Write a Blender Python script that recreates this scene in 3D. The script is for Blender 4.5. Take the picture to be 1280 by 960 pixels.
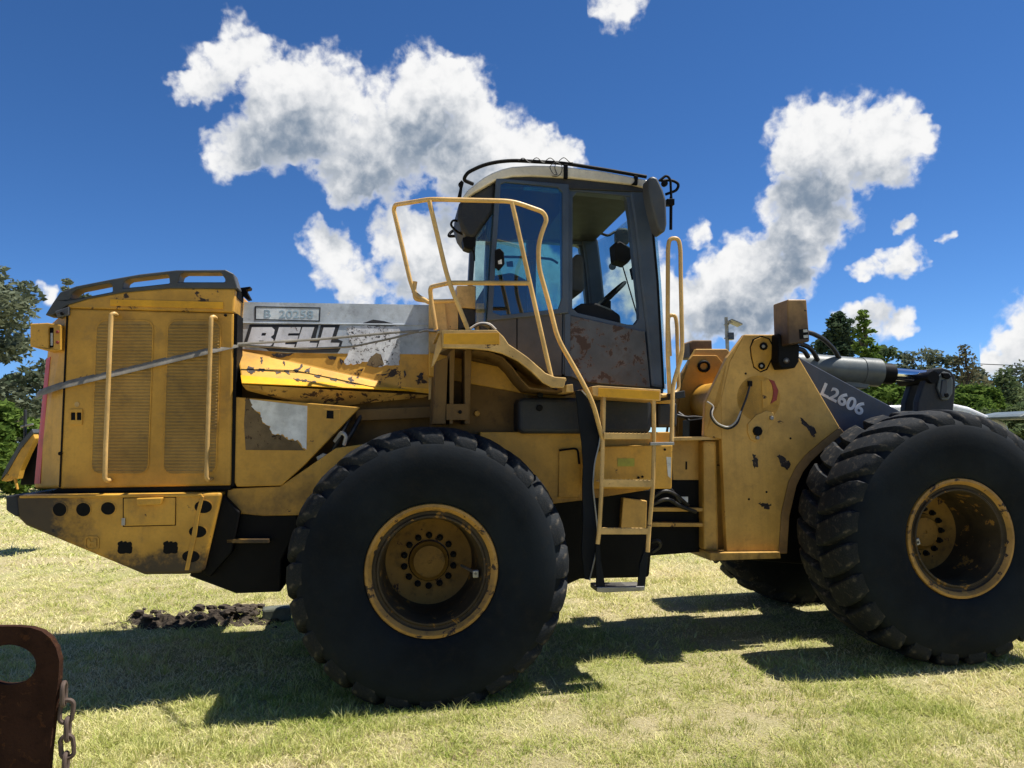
import bpy, bmesh, math, random
import numpy as np
from mathutils import Vector, Matrix, geometry, noise as mnoise

R = math.radians
for o in list(bpy.data.objects):
    bpy.data.objects.remove(o)
SC = bpy.context.scene
COL = SC.collection

# ------------------------------------------------------------------ camera
CAMPOS = Vector((0, 0, 1.56))
FPX = 967.0
PITCH, ROLL = R(3.85), R(-1.2)
cam_d = bpy.data.cameras.new("camera")
cam_d.sensor_width = 36.0
cam_d.lens = FPX / 1280 * 36.0
cam_d.clip_start, cam_d.clip_end = 0.05, 3000
cam = bpy.data.objects.new("camera", cam_d)
COL.objects.link(cam)
CAMROT = (Matrix.Rotation(R(90) + PITCH, 3, 'X') @ Matrix.Rotation(ROLL, 3, 'Z'))
cam.matrix_world = Matrix.Translation(CAMPOS) @ CAMROT.to_4x4()
SC.camera = cam

# ------------------------------------------------------------------ sun, exposure
SUN_DIR = Vector((0.46, 0.08, 1.0)).normalized()        # from the ground to the sun
SUN_EL = math.asin(SUN_DIR.z)
SUN_AZ = math.atan2(SUN_DIR.x, SUN_DIR.y)               # clockwise from +Y
sun_d = bpy.data.lights.new("sun", 'SUN')
sun_d.energy, sun_d.angle, sun_d.color = 5.0, R(0.5), (1.0, 0.955, 0.88)
sun = bpy.data.objects.new("sun", sun_d)
COL.objects.link(sun)
sun.rotation_euler = SUN_DIR.to_track_quat('Z', 'Y').to_euler()
sun.location = (8, 8, 30)
vs = SC.view_settings
vs.view_transform, vs.look, vs.exposure, vs.gamma = 'Standard', 'None', 0.72, 1.0
vs.use_curve_mapping = False
SKY_STR, SKY_SAT, CLOUD_STR = 0.071, 1.10, 0.575
SKY_ALT, SKY_AIR, SKY_DUST, SKY_OZ = 4000, 1.0, 0.0, 3.0
SKY_TINT = (0.84, 1.0, 1.2)                              # white balance of the picture
SC.cycles.use_denoising = True
SC.cycles.max_bounces, SC.cycles.diffuse_bounces = 7, 3
SC.cycles.transparent_max_bounces = 12
SC.cycles.caustics_reflective = SC.cycles.caustics_refractive = False


def ray(px, py):
    return (CAMROT @ Vector(((px - 640) / FPX, -(py - 480) / FPX, -1))).normalized()


# ------------------------------------------------------------------ world: sky and cumulus clouds
CLOUD_L = [
    (298, 55, 40), (262, 92, 40), (236, 108, 26), (335, 100, 58), (405, 95, 52), (372, 142, 66), (286, 190, 40), (330, 170, 50), (430, 175, 74),
    (500, 135, 62), (535, 90, 42), (580, 105, 46), (560, 165, 76), (485, 205, 52), (440, 226, 36), (620, 195, 62), (675, 192, 42), (706, 194, 26), (575, 218, 42),
    (402, 302, 34), (428, 335, 40), (446, 368, 32), (496, 284, 38), (560, 308, 56), (515, 340, 52), (580, 360, 50), (55, 368, 18), (640, 300, 60), (690, 350, 50)]
CLOUD_R = [
    (1000, 165, 52), (1060, 160, 56), (1120, 158, 46), (1152, 168, 28), (1125, 200, 44), (1010, 212, 58), (1070, 215, 46), (985, 265, 50), (1030, 275, 46),
    (995, 312, 48), (935, 325, 40), (895, 345, 36), (930, 370, 60), (985, 352, 34), (870, 392, 52), (945, 398, 42), (1114, 327, 25), (1142, 316, 22), (1084, 337, 17),
    (1095, 398, 33), (1060, 392, 20), (1132, 406, 22), (1130, 281, 17), (1194, 295, 14), (875, 294, 21), (772, 2, 42), (800, 350, 50), (830, 385, 40)]
CLOUD_X = [(1292, 402, 54), (1262, 442, 40), (1224, 454, 28), (1340, 450, 60), (1360, 350, 70), (1430, 380, 90)]
rng = random.Random(5)


def blob(x, y, r):
    return ray(x, y), r * 1.10 / FPX * max(0.6, (ray(x, y) @ ray(640, 480))) ** 2


BL, BR, BX = ([blob(*c) for c in cl] for cl in (CLOUD_L, CLOUD_R, CLOUD_X))
for k in range(8):                                        # the cumulus field goes on round the rest of the sky
    az, el = R(58 + k * 32 + rng.uniform(-8, 8)), R(rng.uniform(8, 40))
    for q in range(4):
        a2, e2 = az + R(rng.uniform(-7, 7)), el + R(rng.uniform(-2.5, 2.5))
        BX.append((Vector((math.sin(a2) * math.cos(e2), math.cos(a2) * math.cos(e2), math.sin(e2))), R(rng.uniform(3, 6))))


class NT:
    """small node-tree helper"""
    def __init__(s, nt):
        s.nt = nt

    def n(s, typ, **kw):
        nd = s.nt.nodes.new(typ)
        for k, v in kw.items():
            if k.startswith('i_'):
                nd.inputs[k[2:].replace('_', ' ')].default_value = v
            else:
                setattr(nd, k, v)
        return nd

    def link(s, a, b):
        s.nt.links.new(a, b)

    def math(s, op, a, b=None, c=None, clamp=False):
        nd = s.nt.nodes.new('ShaderNodeMath')
        nd.operation, nd.use_clamp = op, clamp
        for i, x in enumerate((a, b, c)):
            if x is None:
                continue
            if isinstance(x, (int, float)):
                nd.inputs[i].default_value = x
            else:
                s.link(x, nd.inputs[i])
        return nd.outputs[0]

    def vmath(s, op, a, b=None):
        nd = s.nt.nodes.new('ShaderNodeVectorMath')
        nd.operation = op
        for i, x in enumerate((a, b)):
            if x is None:
                continue
            if hasattr(x, 'is_linked'):
                s.link(x, nd.inputs[i])
            elif isinstance(x, (int, float)):
                nd.inputs['Scale'].default_value = x
            else:
                nd.inputs[i].default_value = x
        return nd.outputs['Value'] if op in ('DOT_PRODUCT', 'LENGTH', 'DISTANCE') else nd.outputs[0]

    def noise(s, vec, scale, detail=4, rough=0.55, dist=0.0):
        nd = s.nt.nodes.new('ShaderNodeTexNoise')
        nd.inputs['Scale'].default_value = scale
        nd.inputs['Detail'].default_value = detail
        nd.inputs['Roughness'].default_value = rough
        nd.inputs['Distortion'].default_value = dist
        if vec is not None:
            s.link(vec, nd.inputs['Vector'])
        return nd

    def ramp(s, fac, lo, hi, c0=0.0, c1=1.0):
        nd = s.nt.nodes.new('ShaderNodeMapRange')
        nd.interpolation_type = 'SMOOTHSTEP'
        s.link(fac, nd.inputs[0])
        nd.inputs[1].default_value, nd.inputs[2].default_value = lo, hi
        nd.inputs[3].default_value, nd.inputs[4].default_value = c0, c1
        return nd.outputs[0]

    def mix(s, fac, a, b, blend='MIX'):
        nd = s.nt.nodes.new('ShaderNodeMix')
        nd.data_type, nd.blend_type = 'RGBA', blend
        for i, x in ((0, fac), (6, a), (7, b)):
            if hasattr(x, 'is_linked'):
                s.link(x, nd.inputs[i])
            elif i == 0:
                nd.inputs[0].default_value = x
            else:
                nd.inputs[i].default_value = (*x, 1) if len(x) == 3 else x
        return nd.outputs[2]


world = bpy.data.worlds.new("World")
SC.world = world
world.use_nodes = True
world.cycles.sampling_method = 'MANUAL'
world.cycles.sample_map_resolution = 512
wt = NT(world.node_tree)
world.node_tree.nodes.clear()
sky = wt.n('ShaderNodeTexSky', sky_type='NISHITA', sun_disc=False)
sky.sun_elevation, sky.sun_rotation = SUN_EL, SUN_AZ
sky.altitude, sky.air_density, sky.dust_density, sky.ozone_density = SKY_ALT, SKY_AIR, SKY_DUST, SKY_OZ
D = wt.n('ShaderNodeTexCoord').outputs['Generated']
SKYC = wt.n('ShaderNodeHueSaturation')
SKYC.inputs['Saturation'].default_value = SKY_SAT
wt.link(wt.mix(1.0, sky.outputs[0], SKY_TINT, 'MULTIPLY'), SKYC.inputs['Color'])


def sky_bg():
    b = wt.n('ShaderNodeBackground')
    wt.link(SKYC.outputs[0], b.inputs[0])
    b.inputs[1].default_value = SKY_STR
    return b.outputs[0]


def blob_sum(vec, bl):
    acc = None
    for c, r in bl:
        k = 1.0 / (1 - math.cos(r))
        f = wt.math('MULTIPLY_ADD', wt.vmath('DOT_PRODUCT', vec, tuple(c)), k, 1 - k, clamp=True)
        acc = f if acc is None else wt.math('ADD', acc, f)
    return acc


def cloudy(bl):
    """the sky with one bank of cumulus: density from soft balls, billows from noise, grey where cloud lies towards the sun"""
    w = wt.noise(D, 26, 3, 0.6)
    wv = wt.vmath('SCALE', wt.vmath('SUBTRACT', w.outputs['Color'], (0.5, 0.5, 0.5)), 0.05)
    dw = wt.vmath('NORMALIZE', wt.vmath('ADD', D, wv))
    acc = wt.math('MINIMUM', blob_sum(dw, bl), 1.6)
    n2 = wt.noise(wt.vmath('NORMALIZE', wt.vmath('ADD', D, wt.vmath('SCALE', wv, 0.25))), 60, 6, 0.53)
    det = wt.math('SUBTRACT', n2.outputs['Fac'], 0.5)
    gate = wt.math('MULTIPLY', acc, 3.0, clamp=True)
    f0 = wt.math('MULTIPLY_ADD', wt.math('MULTIPLY', det, 2.0), gate, acc)
    up = wt.vmath('NORMALIZE', wt.vmath('ADD', dw, (0.015, 0.0, 0.060)))
    f1 = blob_sum(up, bl)
    alpha = wt.ramp(f0, 0.08, 0.98)
    lit = wt.math('MULTIPLY_ADD', det, -2.2, wt.math('MULTIPLY', f1, 0.85))
    shade = wt.math('MULTIPLY', wt.ramp(lit, -0.25, 2.05), wt.ramp(f0, 0.2, 1.1))
    ccol = wt.mix(shade, (1.0, 1.0, 1.0), (0.215, 0.285, 0.385))
    b = wt.n('ShaderNodeBackground')
    wt.link(ccol, b.inputs[0])
    b.inputs[1].default_value = CLOUD_STR
    return wmix(alpha, sky_bg(), b.outputs[0])


def wmix(fac, a, b):
    mx = wt.n('ShaderNodeMixShader')
    wt.link(fac, mx.inputs[0])
    wt.link(a, mx.inputs[1])
    wt.link(b, mx.inputs[2])
    return mx.outputs[0]


def side(px):
    """1 to the right of the upright plane through the camera and this picture column (in front only)"""
    d = ray(px, 300)
    n_ = Vector((d.y, -d.x, 0)).normalized()
    return wt.math('GREATER_THAN', wt.vmath('DOT_PRODUCT', D, tuple(n_)), 0.0)


sx = wt.n('ShaderNodeSeparateXYZ')
wt.link(D, sx.inputs[0])
front = wt.math('GREATER_THAN', sx.outputs[1], 0.45)
above = wt.math('GREATER_THAN', sx.outputs[2], -0.02)
inner = wmix(side(742), cloudy(BL), cloudy(BR))
infr = wt.math('MULTIPLY', front, wt.math('SUBTRACT', 1.0, side(1216)))
full = wmix(infr, cloudy(BX), inner)
wo = wt.n('ShaderNodeOutputWorld')
wt.link(wmix(above, sky_bg(), full), wo.inputs[0])


# ------------------------------------------------------------------ materials
def new_mat(name):
    m = bpy.data.materials.new(name)
    m.use_nodes = True
    t = NT(m.node_tree)
    b = m.node_tree.nodes['Principled BSDF']
    tc = t.n('ShaderNodeTexCoord').outputs['Object']
    return m, t, b, tc


def paint(name, col, rough=0.5, chip=0.0, chipcol=(0.035, 0.022, 0.016), dirt=0.38, dirtcol=(0.10, 0.075, 0.05), metal=0.0,
          var=0.18, scale=1.0, bump=0.16, spec=0.4, extra=None, streak=0.3):
    m, t, b, tc = new_mat(name)
    n1 = t.noise(tc, 2.3 * scale, 6, 0.6)
    n2 = t.noise(tc, 11 * scale, 8, 0.62)
    n3 = t.noise(tc, 60 * scale, 4, 0.6)
    mp = t.n('ShaderNodeMapping')
    mp.inputs['Scale'].default_value = (22, 22, 1.4)
    t.link(tc, mp.inputs['Vector'])
    ns = t.noise(mp.outputs[0], 1.0, 5, 0.6)
    dark = tuple(c * (1 - 1.6 * var) for c in col)
    lite = tuple(min(1, c * (1 + var) + min(0.012, c * 0.3)) for c in col)
    c = t.mix(t.ramp(n1.outputs['Fac'], 0.3, 0.7), dark, lite)
    c = t.mix(t.math('MULTIPLY', t.ramp(ns.outputs['Fac'], 0.48, 0.8), streak), c, tuple(x * 0.55 + y * 0.25 for x, y in zip(col, dirtcol)))
    c = t.mix(t.math('MULTIPLY', t.ramp(n2.outputs['Fac'], 0.5, 0.78), dirt), c, dirtcol)
    c = t.mix(t.math('MULTIPLY', t.ramp(n3.outputs['Fac'], 0.45, 0.7), 0.10), c, dirtcol)
    ro = t.math('MULTIPLY_ADD', n2.outputs['Fac'], 0.3, rough - 0.15)
    h = n3.outputs['Fac']
    if chip > 0:
        nc = t.noise(tc, 7.5 * scale, 9, 0.68, 0.4)
        e = t.ramp(nc.outputs['Fac'], 0.70 - 0.25 * chip, 0.712 - 0.25 * chip)
        rim = t.ramp(nc.outputs['Fac'], 0.685 - 0.25 * chip, 0.70 - 0.25 * chip)
        c = t.mix(t.math('MULTIPLY', rim, 0.5), c, (0.16, 0.07, 0.03))
        c = t.mix(e, c, chipcol)
        ro = t.math('MULTIPLY_ADD', e, 0.25, ro)
        h = t.math('MULTIPLY_ADD', e, -0.8, h)
    if extra:
        c = extra(t, tc, c)
    t.link(c, b.inputs['Base Color'])
    t.link(ro, b.inputs['Roughness'])
    b.inputs['Metallic'].default_value = metal
    b.inputs['Specular IOR Level'].default_value = spec
    bp = t.n('ShaderNodeBump')
    bp.inputs['Strength'].default_value = bump
    bp.inputs['Distance'].default_value = 0.004
    t.link(h, bp.inputs['Height'])
    t.link(bp.outputs[0], b.inputs['Normal'])
    return m


def sep(t, tc):
    s = t.n('ShaderNodeSeparateXYZ')
    t.link(tc, s.inputs[0])
    return s.outputs


def grime_cw(t, tc, c):
    """black oily grime over the tail and the lower edge of the counterweight"""
    x, y, z = sep(t, tc)
    n = t.noise(tc, 4.5, 8, 0.68)
    n2 = t.noise(tc, 16, 8, 0.7)
    g = t.math('MULTIPLY_ADD', x, -2.2, -4.45)                       # towards the tail
    g2 = t.math('MULTIPLY_ADD', z, -4.5, 4.2)                        # towards the belly
    s = t.math('ADD', t.math('MAXIMUM', g, g2), t.math('MULTIPLY_ADD', n.outputs['Fac'], 1.9, -0.95))
    s = t.math('ADD', s, t.math('MULTIPLY_ADD', n2.outputs['Fac'], 0.7, -0.35))
    return t.mix(t.ramp(s, -0.10, 0.45, 0, 0.93), c, (0.022, 0.018, 0.015))


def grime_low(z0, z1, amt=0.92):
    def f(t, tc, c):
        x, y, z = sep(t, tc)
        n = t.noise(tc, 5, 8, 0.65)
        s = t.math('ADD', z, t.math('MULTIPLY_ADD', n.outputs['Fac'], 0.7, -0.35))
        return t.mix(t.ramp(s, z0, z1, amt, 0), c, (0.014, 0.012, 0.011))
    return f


YEL = (0.56, 0.29, 0.032)
TAN = (0.58, 0.33, 0.07)
M = {}
M['yellow'] = paint('yellow_paint', YEL, 0.5, 0.14)
M['yellow_chip'] = paint('chipped_yellow_paint', YEL, 0.48, 0.34, dirt=0.35)
M['yellow_tube'] = paint('faded_yellow_tube_paint', (0.60, 0.375, 0.125), 0.45, 0.14, scale=1.6)
M['yellow_cw'] = paint('grimy_yellow_paint', YEL, 0.5, 0.12, extra=grime_cw)
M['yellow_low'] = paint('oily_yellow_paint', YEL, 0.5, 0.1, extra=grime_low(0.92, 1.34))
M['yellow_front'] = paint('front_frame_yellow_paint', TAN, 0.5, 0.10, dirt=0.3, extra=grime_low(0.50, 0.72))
M['yellow_rim'] = paint('worn_rim_yellow', (0.36, 0.19, 0.035), 0.5, 0.46, dirt=0.85, dirtcol=(0.04, 0.03, 0.02), scale=1.5)
M['yellow_vent'] = paint('dusty_vent_yellow', (0.40, 0.235, 0.055), 0.7, 0.0, dirt=0.45)
M['orange'] = paint('orange_reflector', (0.74, 0.36, 0.004), 0.4, 0.06, dirt=0.1, dirtcol=(0.3, 0.14, 0.02), streak=0.1)
M['red'] = paint('red_reflector', (0.50, 0.045, 0.05), 0.4, 0.04)
M['redlens'] = paint('red_lens', (0.28, 0.03, 0.02), 0.5, 0.1)
M['grey_blue'] = paint('faded_grey_blue_paint', (0.42, 0.46, 0.50), 0.55, 0.16, chipcol=(0.5, 0.5, 0.48), dirt=0.5, dirtcol=(0.14, 0.14, 0.14), scale=2)
M['white_decal'] = paint('faded_white_decal', (0.62, 0.62, 0.64), 0.5, 0.05, dirt=0.25, scale=2)
M['speckled'] = paint('flaking_white_decal', (0.60, 0.60, 0.61), 0.55, 0.54, chipcol=(0.045, 0.045, 0.05), dirt=0.3, scale=5.5)
M['black_decal'] = paint('black_decal', (0.010, 0.011, 0.013), 0.6, 0.10, chipcol=(0.25, 0.27, 0.3), dirt=0.3, scale=2.5)
M['plate_ghost'] = paint('faded_plate_letter', (0.27, 0.37, 0.44), 0.55, 0.2, chipcol=(0.4, 0.42, 0.42), scale=3)
M['plate'] = paint('faded_plate_paint', (0.56, 0.61, 0.64), 0.55, 0.15, chipcol=(0.5, 0.42, 0.3), scale=2)
M['dark'] = paint('dark_plastic', (0.016, 0.018, 0.022), 0.6, 0.0, dirt=0.3)
M['grey_plastic'] = paint('grey_plastic', (0.050, 0.055, 0.062), 0.5, 0.0, dirt=0.3, streak=0.1)
M['navy'] = paint('navy_cab_paint', (0.042, 0.062, 0.095), 0.42, 0.05, chipcol=(0.1, 0.06, 0.04), dirt=0.25)
M['door_panel'] = paint('dark_door_panel', (0.058, 0.056, 0.058), 0.5, 0.16, chipcol=(0.12, 0.07, 0.05), dirt=0.35)
M['rusty'] = paint('rusty_cab_panel', (0.075, 0.080, 0.090), 0.5, 0.62, chipcol=(0.050, 0.032, 0.027), dirt=0.9, dirtcol=(0.055, 0.040, 0.035), scale=1.2)
M['arm_navy'] = paint('dark_blue_arm_paint', (0.050, 0.058, 0.082), 0.42, 0.08, dirt=0.3)
M['cyl'] = paint('dark_cylinder_paint', (0.10, 0.115, 0.115), 0.4, 0.12, dirt=0.4)
M['roof'] = paint('cream_roof', (0.66, 0.60, 0.50), 0.5, 0.02, dirt=0.2)
M['black'] = paint('black_oily_steel', (0.004, 0.004, 0.0045), 0.6, 0.0, dirt=0.3, dirtcol=(0.014, 0.012, 0.009), spec=0.12)
M['rubber'] = paint('tyre_rubber', (0.0065, 0.0095, 0.013), 0.8, 0.0, dirt=0.40, dirtcol=(0.028, 0.025, 0.021), bump=0.2, spec=0.14, streak=0)
M['lug'] = paint('worn_tread_rubber', (0.012, 0.0145, 0.0175), 0.8, 0.0, dirt=0.95, dirtcol=(0.13, 0.11, 0.085), bump=0.5, spec=0.14, scale=2, streak=0)
M['flap'] = paint('rubber_flap', (0.004, 0.006, 0.010), 0.55, 0.0, dirt=0.15, dirtcol=(0.012, 0.012, 0.012), spec=0.15)
M['hose'] = paint('hose_rubber', (0.016, 0.016, 0.017), 0.45, 0.0, dirt=0.2)
M['steel'] = paint('bare_steel', (0.30, 0.29, 0.27), 0.45, 0.1, dirt=0.4, metal=0.7)
M['strap'] = paint('weathered_strap', (0.22, 0.20, 0.165), 0.75, 0.0, dirt=0.5, scale=4)
M['rust'] = paint('rust', (0.034, 0.015, 0.009), 0.9, 0.42, chipcol=(0.07, 0.028, 0.013), dirt=0.7, dirtcol=(0.010, 0.006, 0.005), scale=2, bump=0.8, spec=0.1)
M['scar'] = paint('bare_rusty_scar', (0.020, 0.014, 0.011), 0.5, 0.45, chipcol=(0.16, 0.12, 0.09), dirt=0.6, dirtcol=(0.08, 0.036, 0.02), scale=5)
M['rust_edge'] = paint('rust_eaten_yellow', (0.52, 0.29, 0.065), 0.55, 0.58, chipcol=(0.06, 0.03, 0.018), dirt=0.6, scale=1.6)
M['guard'] = paint('shaded_guard_paint', (0.30, 0.17, 0.06), 0.7, 0.2, dirt=0.8)  # shade on the guard ring put into a browner yellow, under dirt noise
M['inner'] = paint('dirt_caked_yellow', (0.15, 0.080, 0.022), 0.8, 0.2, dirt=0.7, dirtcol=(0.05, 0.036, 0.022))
M['rim_dark'] = paint('greasy_rim_barrel', (0.045, 0.032, 0.018), 0.6, 0.40, chipcol=(0.26, 0.14, 0.03), dirt=0.6, dirtcol=(0.015, 0.013, 0.012), scale=1.4, spec=0.2)
M['rim_disc'] = paint('dirty_rim_disc', (0.22, 0.115, 0.02), 0.6, 0.3, dirt=0.8, dirtcol=(0.03, 0.024, 0.016), scale=1.4, spec=0.2)
M['chain'] = paint('rusty_chain', (0.085, 0.055, 0.04), 0.7, 0.1, dirt=0.5, scale=4)
M['sticker'] = paint('white_sticker', (0.7, 0.7, 0.68), 0.5, 0.08, dirt=0.2, scale=3)
M['green_sticker'] = paint('faded_green_sticker', (0.34, 0.32, 0.03), 0.5, 0.05)
M['mud'] = paint('brown_adhesive', (0.15, 0.10, 0.045), 0.85, 0.38, chipcol=(0.05, 0.034, 0.018), dirt=0.6, scale=3, bump=0.7)
M['white_hose'] = paint('pale_hose', (0.5, 0.47, 0.42), 0.5, 0)
M['lamp_glass'] = paint('lamp_lens', (0.5, 0.5, 0.48), 0.2, 0)
M['interior'] = paint('cab_interior', (0.016, 0.017, 0.019), 0.75, 0.0, dirt=0.2, dirtcol=(0.03, 0.028, 0.025), spec=0.15)
M['headliner'] = paint('grey_headliner', (0.012, 0.0095, 0.009), 0.95, 0.0, dirt=0.2, dirtcol=(0.012, 0.01, 0.009), spec=0.03)
M['seat'] = paint('seat_cloth', (0.09, 0.09, 0.09), 0.8, 0.0)
M['wood'] = paint('old_concrete', (0.10, 0.11, 0.085), 0.9, 0.0, dirt=0.4, scale=3)
M['bark'] = paint('bark', (0.10, 0.075, 0.055), 0.9, 0.0, dirt=0.4, scale=2)
M['galv'] = paint('galvanised_pole', (0.26, 0.26, 0.255), 0.5, 0.0, metal=0.3)
M['solar'] = paint('solar_panel', (0.03, 0.035, 0.05), 0.25, 0.0)
M['white_car'] = paint('white_car_paint', (0.72, 0.72, 0.72), 0.3, 0.0, dirt=0.1)
M['teal'] = paint('grey_green_canopy', (0.13, 0.16, 0.16), 0.4, 0.0, dirt=0.2)


m, t, b, tc = new_mat('chrome')
b.inputs['Base Color'].default_value = (0.75, 0.76, 0.78, 1)
b.inputs['Metallic'].default_value = 1
b.inputs['Roughness'].default_value = 0.12
M['chrome'] = m


def glass(name, tint, gloss=0.12, rough=0.03):
    m = bpy.data.materials.new(name)
    m.use_nodes = True
    t = NT(m.node_tree)
    m.node_tree.nodes.clear()
    tr = t.n('ShaderNodeBsdfTransparent')
    tr.inputs[0].default_value = (*tint, 1)
    gl = t.n('ShaderNodeBsdfGlossy')
    gl.inputs['Roughness'].default_value = rough
    gl.inputs['Color'].default_value = (0.9, 0.95, 1.0, 1)
    df = t.n('ShaderNodeBsdfDiffuse')
    df.inputs['Color'].default_value = (0.16, 0.17, 0.17, 1)
    tc = t.n('ShaderNodeTexCoord').outputs['Object']
    nz = t.noise(tc, 5, 6, 0.6)
    lw = t.n('ShaderNodeLayerWeight')
    fac = t.math('MULTIPLY_ADD', t.math('POWER', lw.outputs['Facing'], 4.0), 0.5, gloss, clamp=True)
    a = t.n('ShaderNodeMixShader')
    t.link(fac, a.inputs[0])
    t.link(tr.outputs[0], a.inputs[1])
    t.link(gl.outputs[0], a.inputs[2])
    d = t.n('ShaderNodeMixShader')
    t.link(t.ramp(nz.outputs['Fac'], 0.35, 0.9, 0.02, 0.20), d.inputs[0])     # film of dust
    t.link(a.outputs[0], d.inputs[1])
    t.link(df.outputs[0], d.inputs[2])
    o = t.n('ShaderNodeOutputMaterial')
    t.link(d.outputs[0], o.inputs[0])
    return m


M['glass'] = glass('blue_tinted_glass', (0.36, 0.62, 0.70), 0.10)
M['glass_clear'] = glass('clear_glass', (0.80, 0.90, 0.90), 0.05)
M['windshield'] = glass('windscreen_glass', (0.55, 0.72, 0.74), 0.10)


def leaf_mat(name, c0, c1, trans=0.3):
    m = bpy.data.materials.new(name)
    m.use_nodes = True
    t = NT(m.node_tree)
    m.node_tree.nodes.clear()
    at = t.n('ShaderNodeAttribute')
    at.attribute_name = 'tint'
    c = t.mix(at.outputs['Fac'], c0, c1)
    df = t.n('ShaderNodeBsdfDiffuse')
    tl = t.n('ShaderNodeBsdfTranslucent')
    t.link(c, df.inputs[0])
    t.link(c, tl.inputs[0])
    mx = t.n('ShaderNodeMixShader')
    mx.inputs[0].default_value = trans
    t.link(df.outputs[0], mx.inputs[1])
    t.link(tl.outputs[0], mx.inputs[2])
    o = t.n('ShaderNodeOutputMaterial')
    t.link(mx.outputs[0], o.inputs[0])
    return m


# ------------------------------------------------------------------ mesh helpers
def tag(o, label=None, cat=None, group=None, kind=None):
    for k, v in (('label', label), ('category', cat), ('group', group), ('kind', kind)):
        if v:
            o[k] = v
    return o


def empty(name, loc=(0, 0, 0), rz=0.0, parent=None):
    o = bpy.data.objects.new(name, None)
    COL.objects.link(o)
    o.location, o.rotation_euler, o.empty_display_size = loc, (0, 0, rz), 0.2
    if parent:
        o.parent = parent
    return o


def mesh_obj(name, verts, faces, mat, parent=None, smooth=False, bevel=0.0, seg=2):
    me = bpy.data.meshes.new(name)
    me.from_pydata([tuple(v) for v in verts], [], faces)
    me.validate()
    bm = bmesh.new()
    bm.from_mesh(me)
    bmesh.ops.recalc_face_normals(bm, faces=bm.faces)
    if smooth:
        for f in bm.faces:
            f.smooth = True
        for e in bm.edges:
            if len(e.link_faces) == 2 and e.calc_face_angle(0) > R(38):
                e.smooth = False
    bm.to_mesh(me)
    bm.free()
    me.materials.append(mat)
    o = bpy.data.objects.new(name, me)
    COL.objects.link(o)
    if parent:
        o.parent = parent
    if bevel > 0:
        md = o.modifiers.new('bevel', 'BEVEL')
        md.width, md.segments, md.limit_method, md.angle_limit = bevel, seg, 'ANGLE', R(32)
        md.harden_normals = False
    return o


def solid2d(pts, holes, f0, f1):
    """front and back faces from two mapping functions, with holes"""
    loops = [[Vector((p[0], p[1], 0)) for p in pts]] + [[Vector((p[0], p[1], 0)) for p in h] for h in holes]
    flat = [p for l in loops for p in l]
    n = len(flat)
    verts = [f0(p.x, p.y) for p in flat] + [f1(p.x, p.y) for p in flat]
    faces = []
    if holes:
        for tri in geometry.tessellate_polygon(loops):
            faces.append(tuple(tri))
            faces.append(tuple(i + n for i in reversed(tri)))
    else:
        faces.append(tuple(range(n)))
        faces.append(tuple(range(2 * n - 1, n - 1, -1)))
    s = 0
    for l in loops:
        k = len(l)
        for i in range(k):
            a, b_ = s + i, s + (i + 1) % k
            faces.append((a, b_, b_ + n, a + n))
        s += k
    return verts, faces


def fillet(pts, rad, seg=5):
    """round the corners of a 3-D polyline"""
    P = [Vector(p) for p in pts]
    out = [P[0]]
    for i in range(1, len(P) - 1):
        a, b_, c = P[i - 1], P[i], P[i + 1]
        d1, d2 = (a - b_), (c - b_)
        k = min(rad, d1.length * 0.48, d2.length * 0.48)
        p, q = b_ + d1.normalized() * k, b_ + d2.normalized() * k
        for j in range(seg + 1):
            s = j / seg
            out.append(p * (1 - s) ** 2 + b_ * 2 * s * (1 - s) + q * s * s)
    out.append(P[-1])
    return out


def tube(name, pts, r, mat, parent=None, rad=0.06, n=10, closed=False, flat=None):
    P = fillet(pts, rad) if (len(pts) > 2 and rad > 0) else [Vector(p) for p in pts]
    up = Vector((0.13, 0.31, 0.94)).normalized()
    verts, faces = [], []
    m = len(P)
    prev = None
    for i, p in enumerate(P):
        tdir = (P[min(i + 1, m - 1)] - P[max(i - 1, 0)])
        if tdir.length < 1e-7:
            tdir = Vector((1, 0, 0))
        tdir.normalize()
        a = prev if prev is not None else (up if abs(tdir @ up) < 0.95 else Vector((1, 0, 0)))
        a = (a - tdir * (a @ tdir)).normalized()
        prev = a
        bb = tdir.cross(a)
        for k in range(n):
            th = 2 * math.pi * k / n
            ra = r if flat is None else flat
            verts.append(p + a * math.cos(th) * r + bb * math.sin(th) * ra)
    for i in range(m - 1):
        for k in range(n):
            k2 = (k + 1) % n
            faces.append((i * n + k, i * n + k2, (i + 1) * n + k2, (i + 1) * n + k))
    faces.append(tuple(range(n - 1, -1, -1)))
    faces.append(tuple(range((m - 1) * n, m * n)))
    return mesh_obj(name, verts, faces, mat, parent, smooth=True)


def box(name, lo, hi, mat, parent=None, bevel=0.006):
    x0, y0, z0 = lo
    x1, y1, z1 = hi
    v = [(x, y, z) for x in (x0, x1) for y in (y0, y1) for z in (z0, z1)]
    f = [(0, 1, 3, 2), (4, 6, 7, 5), (0, 4, 5, 1), (2, 3, 7, 6), (0, 2, 6, 4), (1, 5, 7, 3)]
    return mesh_obj(name, v, f, mat, parent, bevel=bevel)


def lathe(name, prof, mat, parent=None, n=64, axis='Y', smooth=True, loc=None):
    """profile of (radius, along-axis); axis is local Y"""
    verts, faces = [], []
    m = len(prof)
    for k in range(n):
        th = 2 * math.pi * k / n
        c, s = math.cos(th), math.sin(th)
        for r, y in prof:
            verts.append((r * c, y, r * s))
    for k in range(n):
        k2 = (k + 1) % n
        for i in range(m - 1):
            faces.append((k * m + i, k2 * m + i, k2 * m + i + 1, k * m + i + 1))
    o = mesh_obj(name, verts, faces, mat, parent, smooth=smooth)
    if loc is not None:
        o.location = loc
    return o


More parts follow.
